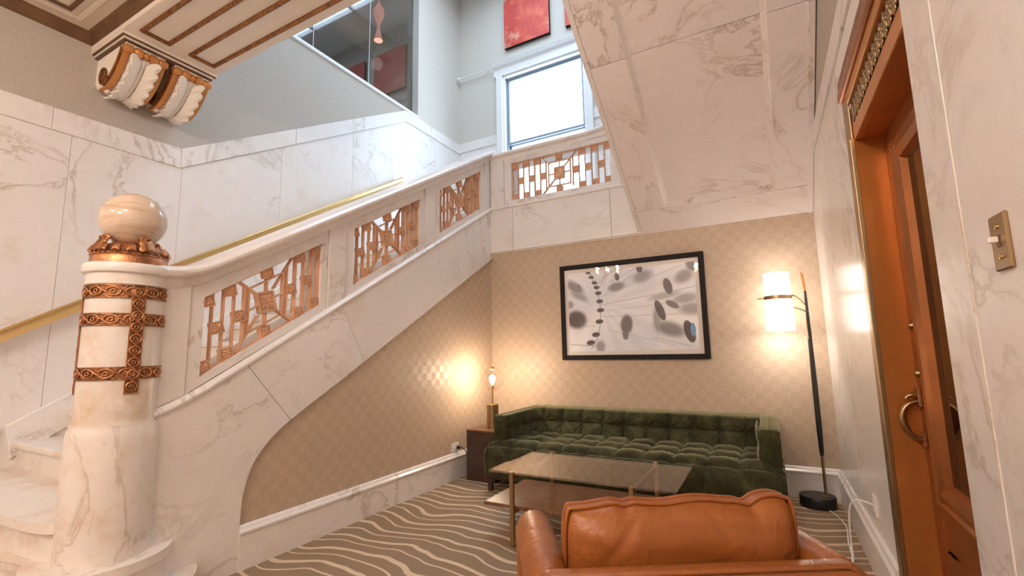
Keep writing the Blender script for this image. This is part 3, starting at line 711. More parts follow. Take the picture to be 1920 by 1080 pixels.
def grille(parent,n,W_,H_,org,du,dv,dw,label=None):
    """n: flower columns per side. org = lower-left corner, du/dv/dw = world vectors for width, height, outward depth"""
    org,du,dv,dw=map(Vector,(org,du,dv,dw))
    cols=2*n; units=4*n+4.5; u=W_/units; cx=W_/2; sq=.158*H_
    dep=.034; t=.0078
    G=bmesh.new()
    def bar(ax,ay,bx,by,w=t,d=dep):
        a=Vector((ax,ay));b=Vector((bx,by));dr=(b-a)
        if dr.length<1e-5: return
        dr.normalize(); nn_=Vector((-dr.y,dr.x))*w/2
        vs=[]; jit=.0007*((len(G.verts)//8)%7)
        for h in (-jit,-d+jit):
            for p in (a-nn_,b-nn_,b+nn_,a+nn_): vs.append(G.verts.new(org+du*p.x+dv*p.y+dw*h))
        for f in ((0,1,2,3),(7,6,5,4),(0,4,5,1),(1,5,6,2),(2,6,7,3),(3,7,4,0)): G.faces.new([vs[i] for i in f])
    bar(0,.004,W_,.004); bar(0,H_-.004,W_,H_-.004); bar(.004,0,.004,H_); bar(W_-.004,0,W_-.004,H_)
    sqs=[]
    for sd in (0,1):
        X=(lambda q:q) if sd==0 else (lambda q:W_-q)
        for k in range(1,cols): bar(X(k*u),0,X(k*u),H_)
        for k in range(cols):
            xc=X((k+.5)*u)
            if k%2==0: sqs+= [(xc,sq/2,u,sq),(xc,H_-sq/2,u,sq)]
            else: sqs.append((xc,H_/2,u,sq))
        # central spider
        xe=cols*u-.0*u; xm=cols*u; 
        cs=.85*u; ch=.155*H_
        for sv in (0,1):
            Yv=(lambda q:q) if sv==0 else (lambda q:H_-q)
            x0=X((cols-1)*u+.25*u); 
            bar(x0,Yv(0.0),X(cx-cs*.9),Yv(H_/2-ch*.9))
        f=lambda xx: (xx-((cols-1)*u+.25*u))/((cx-cs*.9)-((cols-1)*u+.25*u))*(H_/2-ch*.9)
        xm=cols*u; bar(X(xm),f(xm),X(xm),H_-f(xm))
        xr=cols*u+.42*u; bar(X(xr),f(xr),X(xr),H_-f(xr))
        bar(X(xr),H_/2,X(cx-cs),H_/2)
    xr=cols*u+.42*u; yr=f(xr)
    for Yv in (yr,H_-yr): bar(xr,Yv,W_-xr,Yv)
    bar(cx,sq,cx,H_/2-ch); bar(cx,H_-sq,cx,H_/2+ch)
    sqs+=[(cx,sq/2,u,sq),(cx,H_-sq/2,u,sq),(cx,H_/2,1.7*u,.31*H_)]
    bmesh.ops.recalc_face_normals(G,faces=G.faces)
    me=bpy.data.meshes.new('grille'); G.to_mesh(me); G.free()
    go=link('grille',me,M['grille_bronze'],parent)
    if label: go['label']=label
    for (x,y,w,h) in sqs:
        r=bpy.data.objects.new('rosette',ROS); COL.objects.link(r); r.parent=go
        p=org+du*x+dv*y+dw*.004; k=.045
        X_,Y_,Z_=dw*k,du*w*.98,dv*h*.98
        r.matrix_local=Matrix(((X_.x,Y_.x,Z_.x,p.x),(X_.y,Y_.y,Z_.y,p.y),(X_.z,Y_.z,Z_.z,p.z),(0,0,0,1)))
for (o0,o1) in bays:
    grille(ba,2,o1-o0,Ot(o0)-Ob(o0),(XB1-.022,o0,Ob(o0)),(0,1,SL),(0,0,1),(1,0,0))
grille(la,3,gx1-gx0,gz1-gz0,(gx0,YL+.022,gz0),(1,0,0),(0,0,1),(0,-1,0))

# ------------------------------------------------------------------ brass wall handrail
hr=empty('wall_handrail'); tag(hr,'polished brass handrail sloping along the stair wall','handrail')
hz=lambda y:1.31+.606*(y-1.067)
HP=[(-.012,-.045),(.012,-.045),(.02,-.02),(.028,.0),(.028,.03),(.012,.045),(-.012,.045),(-.028,.03),(-.028,0),(-.02,-.02)]
bm=bmesh.new(); bm_sweep(bm,HP,[(XW+.085,y,hz(y)) for y in (.55,4.62,4.72,4.80,4.86)],lambda i:(Vector((1,0,0)),Vector((0,0,1))))
o=frombm('rail',bm,M['brass'],hr,True); sharp(o,35)
for y in (1.0,2.3,3.6,4.6): tube('bracket',[(XW,y,hz(y)-.09),(XW+.06,y,hz(y)-.09),(XW+.085,y,hz(y)-.04)],.009,M['brass'],hr)

# ------------------------------------------------------------------ newel post
nw=empty('newel_post'); tag(nw,'round marble newel post with bronze bands and marble ball','newel post')
lathe('lower_drum',[(.170,.28),(.170,.81),(.166,.832),(.161,.845),(.161,.858),(.10,.86)],M['marble_worn'],nw,c=(NX,NY,0),n=48)
lathe('shaft',[(.152,.858),(.150,1.487),(.156,1.489),(.156,1.543),(.1,1.544)],M['marble_worn'],nw,c=(NX,NY,0),n=48)
lathe('cap',[(.158,1.541),(.170,1.545),(.174,1.555),(.174,1.578),(.168,1.588),(.1,1.592),(0,1.593)],M['marble'],nw,c=(NX,NY,0),n=48)
cang=math.atan2(-NY,-NX)      # towards the camera
# bronze bands: curved strips, with raised borders and a guilloche of rings
def nang(deg): return cang-math.radians(-deg)      # positive degrees = to the right seen from the room
def band_patch(name,z0,z1,a0,a1,r0=.1515,th=.006,edge=.007,horiz=True):
    bm=bmesh.new()
    n=max(2,int(abs(a1-a0)/4))
    prof=[(r0,z0),(r0+th,z0),(r0+th,z0+edge),(r0+th*.45,z0+edge+.001),(r0+th*.45,z1-edge-.001),(r0+th,z1-edge),(r0+th,z1),(r0,z1)] if horiz else [(r0,z0),(r0+th*.45,z0),(r0+th*.45,z1),(r0,z1)]
    bm_lathe(bm,prof,NX,NY,0,n=n,a0=nang(a0),a1=nang(a1))
    return frombm(name,bm,M['bronze_dark'],nw,False)
def cyl(a,z,r): return (NX+r*math.cos(nang(a)),NY+r*math.sin(nang(a)),z)
def guilloche(parent,cells,vertical,r=.1565,rx=.0195):
    """rings with a boss, joined by S links, wrapped on the shaft: cells = (angle,z)"""
    bm=bmesh.new(); R=.0195; k=1/.152*180/math.pi
    for (a,z) in cells:
        bm_tube(bm,[cyl(a+rx*math.cos(t*math.pi/8)*k,z+R*math.sin(t*math.pi/8),r) for t in range(16)],.0042,6,closed=True)
        bm_tube(bm,[cyl(a+.008*math.cos(t*math.pi/5)*k,z+.008*math.sin(t*math.pi/5),r) for t in range(10)],.0035,5,closed=True)
    for (a,z),(b_,y) in zip(cells[:-1],cells[1:]):
        P=[]
        for i in range(9):
            s=i/8; off=.014*math.cos(s*math.pi)
            if vertical: P.append(cyl(a+off*k,z+(y-z)*(.12+.76*s),r))
            else: P.append(cyl(a+(b_-a)*(.12+.76*s),z+off,r))
        bm_tube(bm,P,.004,6)
    tag(frombm('guilloche',bm,M['bronze'],parent,True),kind='stuff')
VA=[(6.5,27),(-113,-93),(127,147)]
for (z0,z1) in ((1.424,1.485),(1.298,1.355),(1.055,1.113)):
    b_=band_patch('bronze_band',z0,z1,-104,116)
    zc=(z0+z1)/2; cells=[(q,zc) for q in range(-99,112,27)]
    guilloche(b_,cells,False,rx=.027)
for (a0,a1) in VA[:2]:
    b_=band_patch('bronze_strip',.99,1.485,a0,a1,r0=.1525,horiz=False)
    ac=(a0+a1)/2
    guilloche(b_,[(ac,.99+.033+i*.0537) for i in range(9)],True,.1575)
    for q in (a0,a1):
        tube('strip_border',[cyl(q+(1 if q==a0 else -1)*1.2,.99+.4948*i/10,.156) for i in range(11)],.0036,M['bronze'],b_,n=6)
    tube('strip_border',[cyl(a0+(a1-a0)*i/6,.993,.156) for i in range(7)],.0036,M['bronze'],b_,n=6)
# ball and its bronze seat
bl_=lathe('ball',[(.134*math.sin(t*math.pi/24),1.822-.134*math.cos(t*math.pi/24)) for t in range(25)],M['marble_ball'],nw,c=(NX,NY,0),n=48)
col=lathe('bronze_collar',[(.150,1.591),(.150,1.622),(.146,1.628),(.15,1.633),(.146,1.640),(.135,1.645),(.115,1.662),(.095,1.690),(.07,1.70),(0,1.70)],M['bronze'],nw,c=(NX,NY,0),n=48)
bm=bmesh.new()
for i in range(40):
    a=i*math.pi/20; bmesh.ops.create_uvsphere(bm,u_segments=6,v_segments=4,radius=.0052,matrix=Matrix.Translation((NX+.148*math.cos(a),NY+.148*math.sin(a),1.635)))
tag(frombm('beading',bm,M['bronze'],col,True),kind='stuff')
def leaf(parent,a,w,r0,z0,r1,z1,curl,name):
    def fn(u,v):
        s=v*2-1; wd=w*(1-.35*u)*(.8+.2*abs(math.sin(u*math.pi*3.5)))*(1 if u<.8 else 1-.5*(u-.8)/.2)
        r=r0+(r1-r0)*u+curl*max(0,u-.7)**2*9; z=z0+(z1-z0)*math.sin(u*math.pi/2)-max(0,u-.85)*curl*1.5
        bulge=.008*(1-s*s)+.004*abs(math.sin(s*9))
        aa=a+s*wd/ .12
        return (NX+(r+bulge)*math.cos(aa),NY+(r+bulge)*math.sin(aa),z+bulge)
    lf_=grid(name,14,13,fn,M['bronze'],parent); m=lf_.modifiers.new('t','SOLIDIFY'); m.thickness=.006
    return lf_
for i in range(4):
    a=cang+math.radians(28)+i*math.pi/2
    leaf(col,a,.036,.140,1.640,.088,1.715,.045,'claw_leaf')
    tube('claw_tip',[(NX+r*math.cos(a+s),NY+r*math.sin(a+s),z) for r,z,s in ((.108,1.712,-.22),(.112,1.722,-.1),(.113,1.724,0.05),(.112,1.722,.15),(.108,1.712,.24))],.009,M['bronze'],col,n=7)
for i in range(16):
    a=cang+i*math.pi/8
    leaf(col,a,.013,.143,1.640,.118,1.672,.01,'small_leaf')
# ------------------------------------------------------------------ door in the right wall
d1=empty('door_1'); tag(d1,kind='structure')
XD=.505; YJ=2.42
box('casing_side',XR-.010,2.412,0,XR+.001,2.53,2.30,M['brass_dull'],d1,bev=.006,seg=2)
box('casing_line',XR-.018,2.402,0,XR+.002,2.416,2.04,M['brass_dull'],d1,bev=.004,seg=2)
prism('jamb_panel',[(XR,2.402),(XD,YJ),(XD+.03,YJ+.02),(XR,2.53)],'z',0,2.10,M['jamb_bronze'],d1)
prism('jamb_panel',[(XR+.03,1.576),(XD,1.50),(XD+.03,1.45),(XR+.03,1.50)],'z',0,2.10,M['door_wood'],d1)
prism('lintel_soffit',[(XR,1.576),(XR,2.402),(XD,YJ),(XD+.05,YJ),(XD+.05,1.5),(XD,1.5)],'z',2.031,2.06,M['jamb_bronze'],d1)
box('lintel_band',XR+.0005,1.576,2.03,XR+.03,2.402,2.10,M['jamb_bronze'],d1,bev=.003)
box('lintel_back',XR+.028,1.576,2.09,XR+.04,2.402,2.22,M['brown_trim'],d1)
box('casing_head',XR-.014,1.576,2.20,XR+.05,2.412,2.245,M['bronze_satin'],d1,bev=.005,seg=2)
box('casing_head',XR-.030,1.576,2.245,XR+.05,2.50,2.30,M['door_wood'],d1,bev=.01,seg=2)
box('casing_head',XR-.02,1.576,2.30,XR+.05,2.53,2.368,M['gold_trim'],d1,bev=.014,seg=3)
# pierced bronze fretwork over the door
bm=bmesh.new()
for i in range(15):
    y=1.605+i*.058
    for (dy,dz,r) in ((0,.15,.024),(.029,.125,.013),(.029,.178,.013)):
        bm_tube(bm,[(XR+.004,y+dy+r*math.cos(t*math.pi/5),2.0+dz+r*math.sin(t*math.pi/5)) for t in range(10)],.0048,5,closed=True)
    for k in range(4):
        a=k*math.pi/2+.78; bm_tube(bm,[(XR+.004,y+.006*math.cos(a),2.15+.006*math.sin(a)),(XR+.004,y+.036*math.cos(a),2.15+.048*math.sin(a))],.0045,5)
    bmesh.ops.create_uvsphere(bm,u_segments=8,v_segments=6,radius=.008,matrix=Matrix.Translation((XR+.008,y,2.15)))
tag(frombm('pierced_fretwork',bm,M['brass_dull'],d1,True),kind='stuff')
# leaf
YG=2.315
lfp=empty('door_leaf'); lfp.parent=d1
box('stile',XD,YG,0,XD+.045,YJ,2.03,M['door_wood'],lfp,bev=.003)
box('top_rail',XD,1.5,1.95,XD+.045,YG,2.03,M['door_wood'],lfp); box('bottom_rail',XD,1.5,.42,XD+.045,YG,.56,M['door_wood'],lfp); box('kick_rail',XD,1.5,0,XD+.045,YG,.12,M['door_wood'],lfp)
box('lower_panel',XD+.02,1.5,.12,XD+.035,YG,.42,M['door_wood'],lfp)
box('glass_pane',XD+.02,1.5,.56,XD+.032,YG,1.95,M['dark_glass'],lfp)
def mould(z0,z1,ya,yb):
    pr=[(0,0),(-.010,.0),(-.014,.016),(-.005,.026),(-.012,.05),(-.002,.080),(.02,.095),(.02,0)]
    bm=bmesh.new(); bm_sweep(bm,[(a,-b_) for a,b_ in pr],[(XD,yb,z0),(XD,yb,z1)],lambda i:(Vector((1,0,0)),Vector((0,1,0)))); frombm('glazing_bead',bm,M['door_wood'],lfp)
    for z,s in ((z0,1),(z1,-1)):
        bm=bmesh.new(); bm_sweep(bm,[(a,s*b_) for a,b_ in pr],[(XD,ya,z),(XD,yb,z)],lambda i:(Vector((1,0,0)),Vector((0,0,1)))); frombm('glazing_bead',bm,M['door_wood'],lfp)
mould(.56,1.95,1.5,YG); mould(.13,.42,1.5,YG-.05)
# pull handle, plates, studs
ph=empty('pull_handle'); ph.parent=d1
yh=2.385
box('upper_plate',XD-.012,yh-.016,.905,XD,yh+.016,.985,M['bronze'],ph,bev=.003); box('lower_plate',XD-.012,yh-.016,.755,XD,yh+.016,.81,M['bronze'],ph,bev=.003)
pth=[]
for i in range(17):
    a=-math.pi/2+math.pi*i/16; pth.append((XD-.008-.058*math.cos(a)*(1+.10*math.sin(a)),yh,.853+.073*math.sin(a)))
tube('ring',pth,.009,M['brass_dull'],ph,n=10,rfun=lambda s:.0065+.0055*math.sin(s*math.pi))
tube('thumb_latch',[(XD-.008,yh,.945),(XD-.025,yh,.952),(XD-.042,yh,.946),(XD-.048,yh,.936)],.007,M['brass_dull'],ph,n=8)
for z in (1.035,1.22): lathe('stud',[(.015,0),(.015,.008),(.010,.016),(0,.019)],M['brass_dull'],d1,c=(0,0,0),n=14).matrix_local=Matrix.Translation((XD,2.36,z))@Matrix.Rotation(-math.pi/2,4,'Y')
tag(box('floor_door_threshold',XR-.01,1.5,-.01,1.0,2.7,.012,M['marble']),kind='structure')
tag(box('wall_door_recess',XD+.05,1.3,0,XD+.1,2.8,2.2,M['brown_trim']),kind='structure')
# ------------------------------------------------------------------ light switch, outlets
sw=empty('light_switch'); tag(sw,'bronze toggle switch plate on the marble wall right of the door','light switch')
box('plate',XR-.007,1.150,1.283,XR,1.217,1.388,M['brass_dull'],sw,bev=.002); box('toggle',XR-.022,1.180,1.334,XR-.005,1.187,1.346,M['mat_white'],sw,bev=.002)
box('slot',XR-.0085,1.178,1.326,XR-.006,1.189,1.348,M['brown_trim'],sw)
for z in (1.307,1.364): lathe('screw',[(.0045,0),(.0045,.002),(0,.003)],M['brass'],sw,n=10).matrix_local=Matrix.Translation((XR-.007,1.1835,z))@Matrix.Rotation(-math.pi/2,4,'Y')
ol=empty('power_outlet'); tag(ol,'white outlet plate with black plug beside the dark side table','power outlet','wall outlets')
box('plate',XL,3.580,.237,XL+.007,3.695,.315,M['white_plastic'],ol,bev=.002)
for y in (3.612,): box('socket',XL+.006,y-.016,.26,XL+.009,y+.016,.292,M['mat_white'],ol,bev=.003)
orr=empty('power_outlet'); tag(orr,'white outlet plate above the right baseboard near the floor lamp','power outlet','wall outlets')
box('plate',XR-.008,2.93,.312,XR,3.005,.412,M['white_plastic'],orr,bev=.002); box('socket',XR-.011,2.952,.335,XR-.007,2.983,.39,M['mat_white'],orr,bev=.002)
# ------------------------------------------------------------------ framed photograph
pf=empty('framed_picture'); tag(pf,'black framed blurred photograph of shoe soles on glass above the sofa','picture')
px0,px1,pz0,pz1=-1.794,-.438,1.053,1.988; fw=.045
for n_,a in (('frame_side',(px0,YB-.035,pz0,px0+fw,YB,pz1)),('frame_side',(px1-fw,YB-.035,pz0,px1,YB,pz1)),('frame_rail',(px0+fw,YB-.035,pz1-fw,px1-fw,YB,pz1)),('frame_rail',(px0+fw,YB-.035,pz0,px1-fw,YB,pz0+fw))):
    box(n_,*a,M['black_frame'],pf,bev=.003)
box('mount',px0+fw-.004,YB-.018,pz0+fw-.004,px1-fw+.004,YB-.002,pz1-fw+.004,M['mat_white'],pf)
ax0,ax1,az0,az1=px0+fw+.036,px1-fw-.036,pz0+fw+.036,pz1-fw-.036
def art():
    nu,nv=240,160
    ell=[]  # (cx,cy,rx,ry,angle,soft,strength) in print pixels (1195 x 830), y down
    E_=ell.append
    for i,(x,y) in enumerate([(215,10),(245,60),(275,120),(295,170),(310,230),(320,315),(325,405),(310,520),(270,650),(215,730)]): E_((x,y,26+i*2,15+i,.1*(5-i)*.25,.25,.95))
    for q in [(500,80,22,38,-.2,.2,.95),(715,-10+30,28,38,-.2,.2,.95),(960,215,38,78,-.25,.2,.95),(880,440,36,100,-.35,.2,.95),(990,390,66,30,.5,.3,.85),(570,560,60,95,.1,.5,.85),(555,660,30,50,0,.3,.8),(1120,650,44,100,-.25,.12,1),
              (490,180,90,45,-.2,.8,.7),(740,100,100,60,-.3,.9,.6),(1100,130,90,60,-.5,.9,.65),(1180,20,60,70,0,.6,.8),(1100,340,120,50,-.1,1,.6),(80,490,110,95,.2,.6,.9),(70,150,120,55,.6,.9,.75),(110,240,110,40,.5,.9,.6),(120,150,14,32,-.2,.3,.8),(960,620,150,70,.3,.9,.75),(850,540,40,120,-.1,.8,.6),(310,770,50,60,0,.8,.6),(10,330,50,40,0,.8,.6),(930,300,160,35,-.15,1,.5),(1150,440,120,60,0,1,.6)]: E_(q)
    lines=[(330,330,1215,215,2,.6),(330,250,1100,20,1.5,.5),(400,200,900,-60,2,.5),(300,130,520,-30,2,.6),(330,160,420,-30,2,.6),(340,440,1215,450,1.5,.5),(380,560,1000,720,1.5,.4),(300,90,650,-60,1.5,.4),(0,690,330,720,3,.7),(420,120,800,-40,2,.5),(820,650,1130,730,2.5,.5),(330,390,1215,330,1.2,.35),(0,540,260,520,1.5,.4),(0,210,250,330,1.5,.4)]
    spine=[(225,0),(265,90),(300,190),(320,300),(325,400),(315,520),(280,640),(220,740)]
    cols=[]; vs=[]
    rr=random.Random(3)
    for i in range(nu):
        for j in range(nv):
            u=i/(nu-1); v=j/(nv-1); vs.append((ax0+(ax1-ax0)*u,YB-.0195,az1+(az0-az1)*v))
            x=u*1195; y=v*760
            w=.5+.5*math.sin((y+.28*x)/95.0+2.2*math.sin(x/330.0)); 
            base=[.84+.10*w,.86+.09*w,.95+.05*w]
            # radiating haze
            a=math.atan2(y-330,x-330); s=.5+.5*math.sin(a*17); base=[c*(1-.10*s*(1 if x>360 else .4)) for c in base]
            if x>850: base=[base[0]*1.08,base[1]*1.07,base[2]*1.02]
            dark=0
            for (cx,cy,rx,ry,an,so_,stg) in ell:
                dx,dy=x-cx,y-cy*.93
                if abs(dx)>rx*3+60 and abs(dy)>ry*3+60: continue
                ca,sa=math.cos(an),math.sin(an); p=(dx*ca+dy*sa)/rx; q=(-dx*sa+dy*ca)/ry; d=math.sqrt(p*p+q*q)
                k=1-(d-(1-so_*.6))/(so_*.9+.02); k=max(0,min(1,k)); k=k*k*(3-2*k); dark=max(dark,k*stg)
            for (x0,y0,x1,y1,wd,sg) in lines:
                L=math.hypot(x1-x0,y1-y0); t=((x-x0)*(x1-x0)+(y-y0)*(y1-y0))/L
                if 0<t<L:
                    dd=abs((x-x0)*(y1-y0)-(y-y0)*(x1-x0))/L
                    if dd<wd+3: dark=max(dark,sg*max(0,1-dd/(wd+3)))
            for (x0,y0),(x1,y1) in zip(spine[:-1],spine[1:]):
                L=math.hypot(x1-x0,y1-y0); t=((x-x0)*(x1-x0)+(y-y0)*(y1-y0))/L
                if -2<t<L+2:
                    dd=abs((x-x0)*(y1-y0)-(y-y0)*(x1-x0))/L
                    if dd<6: dark=max(dark,.85*max(0,1-dd/6))
            dk=(.06,.028,.03) if x<900 else (.07,.035,.045)
            c=[base[k]*(1-dark)+dk[k]*dark for k in range(3)]
            if math.hypot((x-1150)/22,(y-590)/60)<1: c=[.12,.33,.58]
            cols.append((*c,1))
    fs=[(i*nv+j,i*nv+j+1,(i+1)*nv+j+1,(i+1)*nv+j) for i in range(nu-1) for j in range(nv-1)]
    m,nt,b=newmat('photo_print'); at=nt.nodes.new('ShaderNodeVertexColor'); at.layer_name='print'; nt.links.new(at.outputs[0],b.inputs['Base Color']); b.inputs['Roughness'].default_value=.5
    o=raw('print',vs,fs,m,pf)
    ca=o.data.color_attributes.new('print','FLOAT_COLOR','POINT')
    ca.data.foreach_set('color',[c for q in cols for c in q])
art()
box('glazing',px0+fw-.004,YB-.026,pz0+fw-.004,px1-fw+.004,YB-.023,pz1-fw+.004,M['glass'],pf)
# red canvases on the far wall
def red_canvas(x0,x1,z0,z1,label,seed):
    m,nt,b=newmat('red_abstract_paint')
    pos=nt.nodes.new('ShaderNodeNewGeometry').outputs['Position']
    mp=N(nt,'ShaderNodeMapping'); mp.inputs['Location'].default_value=(seed,seed*2,1); nt.links.new(pos,mp.inputs[0])
    n=N(nt,'ShaderNodeTexNoise',Scale=3.2,Detail=8,Roughness=.7); nt.links.new(mp.outputs[0],n.inputs['Vector'])
    n2=N(nt,'ShaderNodeTexNoise',Scale=1.6,Detail=5,Roughness=.75); nt.links.new(mp.outputs[0],n2.inputs['Vector'])
    c=ramp(nt,n.outputs[0],[(.3,(.42,.02,.012)),(.5,(.62,.05,.028)),(.66,(.72,.14,.06))])
    k=ramp(nt,n2.outputs[0],[(.52,(0,0,0)),(.68,(1,1,1))])
    nt.links.new(mix(nt,math_(nt,'MULTIPLY',k,.75),c,(.72,.58,.42)),b.inputs['Base Color']); b.inputs['Roughness'].default_value=.5
    p=empty('red_painting'); tag(p,label,'painting','red abstract canvases on the far wall')
    box('canvas_face',x0,YF-.062,z0,x1,YF-.058,z1,m,p); box('canvas_box',x0,YF-.058,z0,x1,YF,z1,M['black_frame'],p)
red_canvas(-3.52,-2.69,6.23,7.12,'red abstract canvas over the window, whole canvas in view',2.3)
red_canvas(-2.415,-1.58,6.23,7.12,'red abstract canvas partly hidden behind the sloping soffit',7.1)
rd=empty('curtain_rail'); tag(rd,'short white rail from the room corner to the window head','rail')
tube('rod',[(-4.44,YF-.07,5.955),(-3.82,YF-.07,5.955)],.012,M['white_paint'],rd); lathe('end_knob',[(0,-.03),(.028,-.02),(.035,0),(.028,.02),(0,.03)],M['white_paint'],rd,c=(-4.45,YF-.07,5.955),axis='x',n=16)
tube('bracket',[(-3.87,YF,5.99),(-3.87,YF-.07,5.955)],.008,M['white_paint'],rd)

# ------------------------------------------------------------------ tufted velvet sofa
sf=empty('sofa'); tag(sf,'long tufted dark green velvet sofa against the back wall','sofa')
SX0,SX1=-2.17,.03; PB=.1885
def pil(t,e=.5): # pillow profile for t in [0,1] across a cell
    s=abs(2*t-1); return max(0.0,1-s**2.6)**e
def seat_fn():
    pathp=[]   # (y,z,ny,nz)
    for i in range(26): pathp.append((4.08-i/25*.56,.372,0,1))
    for i in range(1,15):
        a=i/14*math.pi*.5; pathp.append((3.52-.10*math.sin(a),.272+.10*math.cos(a),-math.sin(a),math.cos(a)))
    for i in range(1,15): pathp.append((3.42+.012*(i/14)**2,.272-i/14*.145,-1,0))
    nu=252; nv=len(pathp); rows=[0,10,19,30,nv-1]
    V=[]
    for i in range(nu):
        x=SX0+(SX1-SX0)*i/(nu-1); 
        e=min(x-SX0,SX1-x); ed=1-math.sqrt(max(0,1-(1-min(e,.07)/.07)**2)) if e<.07 else 0
        for j,(y,z,ny,nz) in enumerate(pathp):
            # which row
            r=0
            while r<3 and j>rows[r+1]: r+=1
            tv=(j-rows[r])/(rows[r+1]-rows[r]); 
            cxs=(x-SX0-.05)/(.21); 
            tu=cxs-math.floor(cxs)
            if r<3: b=.040*(pil(tu,.42)*pil(tv,.42)) 
            else: b=.040*((pil(tu,.42)*(1-tv*.85)+.6*tv*.85)*(min(1,tv*9))**.5)
            # wrinkles fanning from the buttons
            du=min(tu,1-tu)*.21; dv=min(tv,1-tv)*.2 if r<3 else tv*.3
            dd=math.hypot(du,dv); ang=math.atan2(dv,du+1e-6)
            b+=.0032*math.sin(ang*11)*math.exp(-((dd-.04)/.03)**2)
            b+=.0016*math.sin(x*61+y*13)+.0012*math.sin(x*23-j*.6)
            yy=y+ny*b; zz=z+nz*b-ed*.07*nz+0
            yy+= -ny*ed*.05
            if e<.07 and nz<.2: pass
            V.append((x,yy,zz))
    f=[(i*nv+j,(i+1)*nv+j,(i+1)*nv+j+1,i*nv+j+1) for i in range(nu-1) for j in range(nv-1)]
    # closed ends
    for i in (0,nu-1):
        b0=len(V); V.append((V[i*nv][0],3.46,.127)); V.append((V[i*nv][0],4.08,.127))
        ring=[i*nv+j for j in range(nv)]+[b0,b0+1]
        f.append(tuple(ring if i else ring[::-1]))
    return V,f
V,f=seat_fn(); raw('seat',V,f,M['velvet'],sf,True)
def back_fn(u,v):
    x=-1.995+1.89*u
    c=(x+1.995-.095)/PB; tu=c-math.floor(c)
    zr=.500
    if v<.45:
        tv=v/.45; z=.36+(zr-.36)*tv; b=.062*pil(tu,.45)*(.35+.65*pil(.5+.5*tv,.5))
        dv=zr-z
    else:
        tv=min(1,(v-.45)/.38); z=zr+(.600-zr)*tv; b=.058*pil(tu,.4)*pil(tv*.55,.45) if tv<1 else .058*pil(tu,.4)
        dv=z-zr
    y=4.045+.075*(z-.36)/.24
    if v>.83:
        a=(v-.83)/.17; y=4.12+.165*max(0,(a-.25)/.75); z=.600+.012*math.sin(min(1,a*2)*math.pi/2); 
        b=.058*pil(tu,.4)*max(0,1-a*2.2)
        z+=.006*pil(tu,.4)
    du=min(tu,1-tu)*PB; dd=math.hypot(du,dv); ang=math.atan2(dv,du+1e-6)
    w=.005*math.sin(ang*9+(2 if v<.45 else 0))*math.exp(-((dd-.05)/.035)**2) if v<.83 else 0
    return (x,y-b-w,z)
grid('backrest',230,60,back_fn,M['velvet'],sf)
box('back_panel',-2.0,4.12,.13,-.10,4.295,.598,M['velvet'],sf,bev=.01,seg=2)
for k in range(10):
    x=-1.995+.095+PB*k; lathe('button',[(0,-.004),(.011,-.002),(.013,.003),(.008,.009),(0,.011)],M['velvet'],sf,n=10).matrix_local=Matrix.Translation((x,4.078,.50))@Matrix.Rotation(math.pi/2,4,'X')
def arm(x0,x1,inner):
    bm=bmesh.new(); bm_box(bm,x0,3.505,.135,x1,4.295,.612,.022,4)
    bmesh.ops.subdivide_edges(bm,edges=list(bm.edges),cuts=3,use_grid_fill=True)
    o=frombm('arm',bm,M['velvet'],sf,True)
    # pillowed inner face with one crease and button
    def fn(u,v):
        y=3.515+u*.56; z=.36+v*.245
        b=.028*pil(u*.98+.01,.4)*(pil(v/.55,.45) if v<.55 else pil((v-.55)/.45*.6,.45))
        du=(u-.5)*.56; dv=(v-.55)*.245; dd=math.hypot(du,dv); b-=.02*math.exp(-(dd/.03)**2)
        b+=.003*math.sin(math.atan2(dv,du)*8)*math.exp(-((dd-.06)/.04)**2)
        return ((x1-.004+max(b,0)) if inner>0 else (x0+.004-max(b,0)),y,z)
    grid('arm_cushion',36,24,fn,M['velvet'],o)
    xm=(x0+x1)/2
    tube('arm_seam',[(xm,3.5045,.16),(xm,3.5035,.58),(xm,3.508,.603),(xm,3.53,.6135),(xm,4.27,.6135)],.0022,M['velvet'],o,n=6)
arm(-2.122,-1.995,1); arm(-.105,.020,-1)
box('base_rail',-2.15,3.455,.095,.01,4.27,.135,M['dark_wood'],sf,bev=.004)
for x,sx in ((-2.15,1),(.01,-1)):
    for y,sy in ((3.455,1),(4.27,-1)):
        prism('leg',[(x,0),(x+sx*.030,0),(x+sx*.036,.07),(x+sx*.06,.096),(x,.096)],'y',y,y+sy*.04,M['dark_wood'],sf)

# ------------------------------------------------------------------ side table and table lamp
sd=empty('side_table'); tag(sd,'dark walnut box side table in the corner behind the sofa arm','side table')
box('body',-2.50,3.655,.0,-2.20,3.955,.428,M['dark_wood'],sd,bev=.003); box('top',-2.503,3.652,.428,-2.197,3.958,.445,M['walnut'],sd,bev=.003)
box('door_gap',-2.215,3.653,.02,-2.212,3.656,.425,M['black'],sd)
tl=empty('table_lamp'); tag(tl,'brass table lamp with clear glass globe and bare bulb','table lamp')
tx,ty=-2.322,3.83
lathe('base',[(0,.445),(.056,.445),(.056,.658),(.050,.662),(0,.662)],M['brass_dull'],tl,c=(tx,ty,0),n=28)
lathe('stem',[(.009,.66),(.009,.80),(.016,.802),(.016,.835),(.010,.84),(0,.84)],M['brass'],tl,c=(tx,ty,0),n=14)
lathe('glass_globe',[(.05,.800),(.078,.815),(.100,.845),(.108,.885),(.10,.93),(.075,.965),(.045,.985),(.028,.99)],M['glass'],tl,c=(tx,ty,0),n=32)
fin=lathe('top_finial',[(.02,.978),(.03,.983),(.03,.99),(.012,.994),(.012,1.004),(0,1.006)],M['brass'],tl,c=(tx,ty,0),n=16)
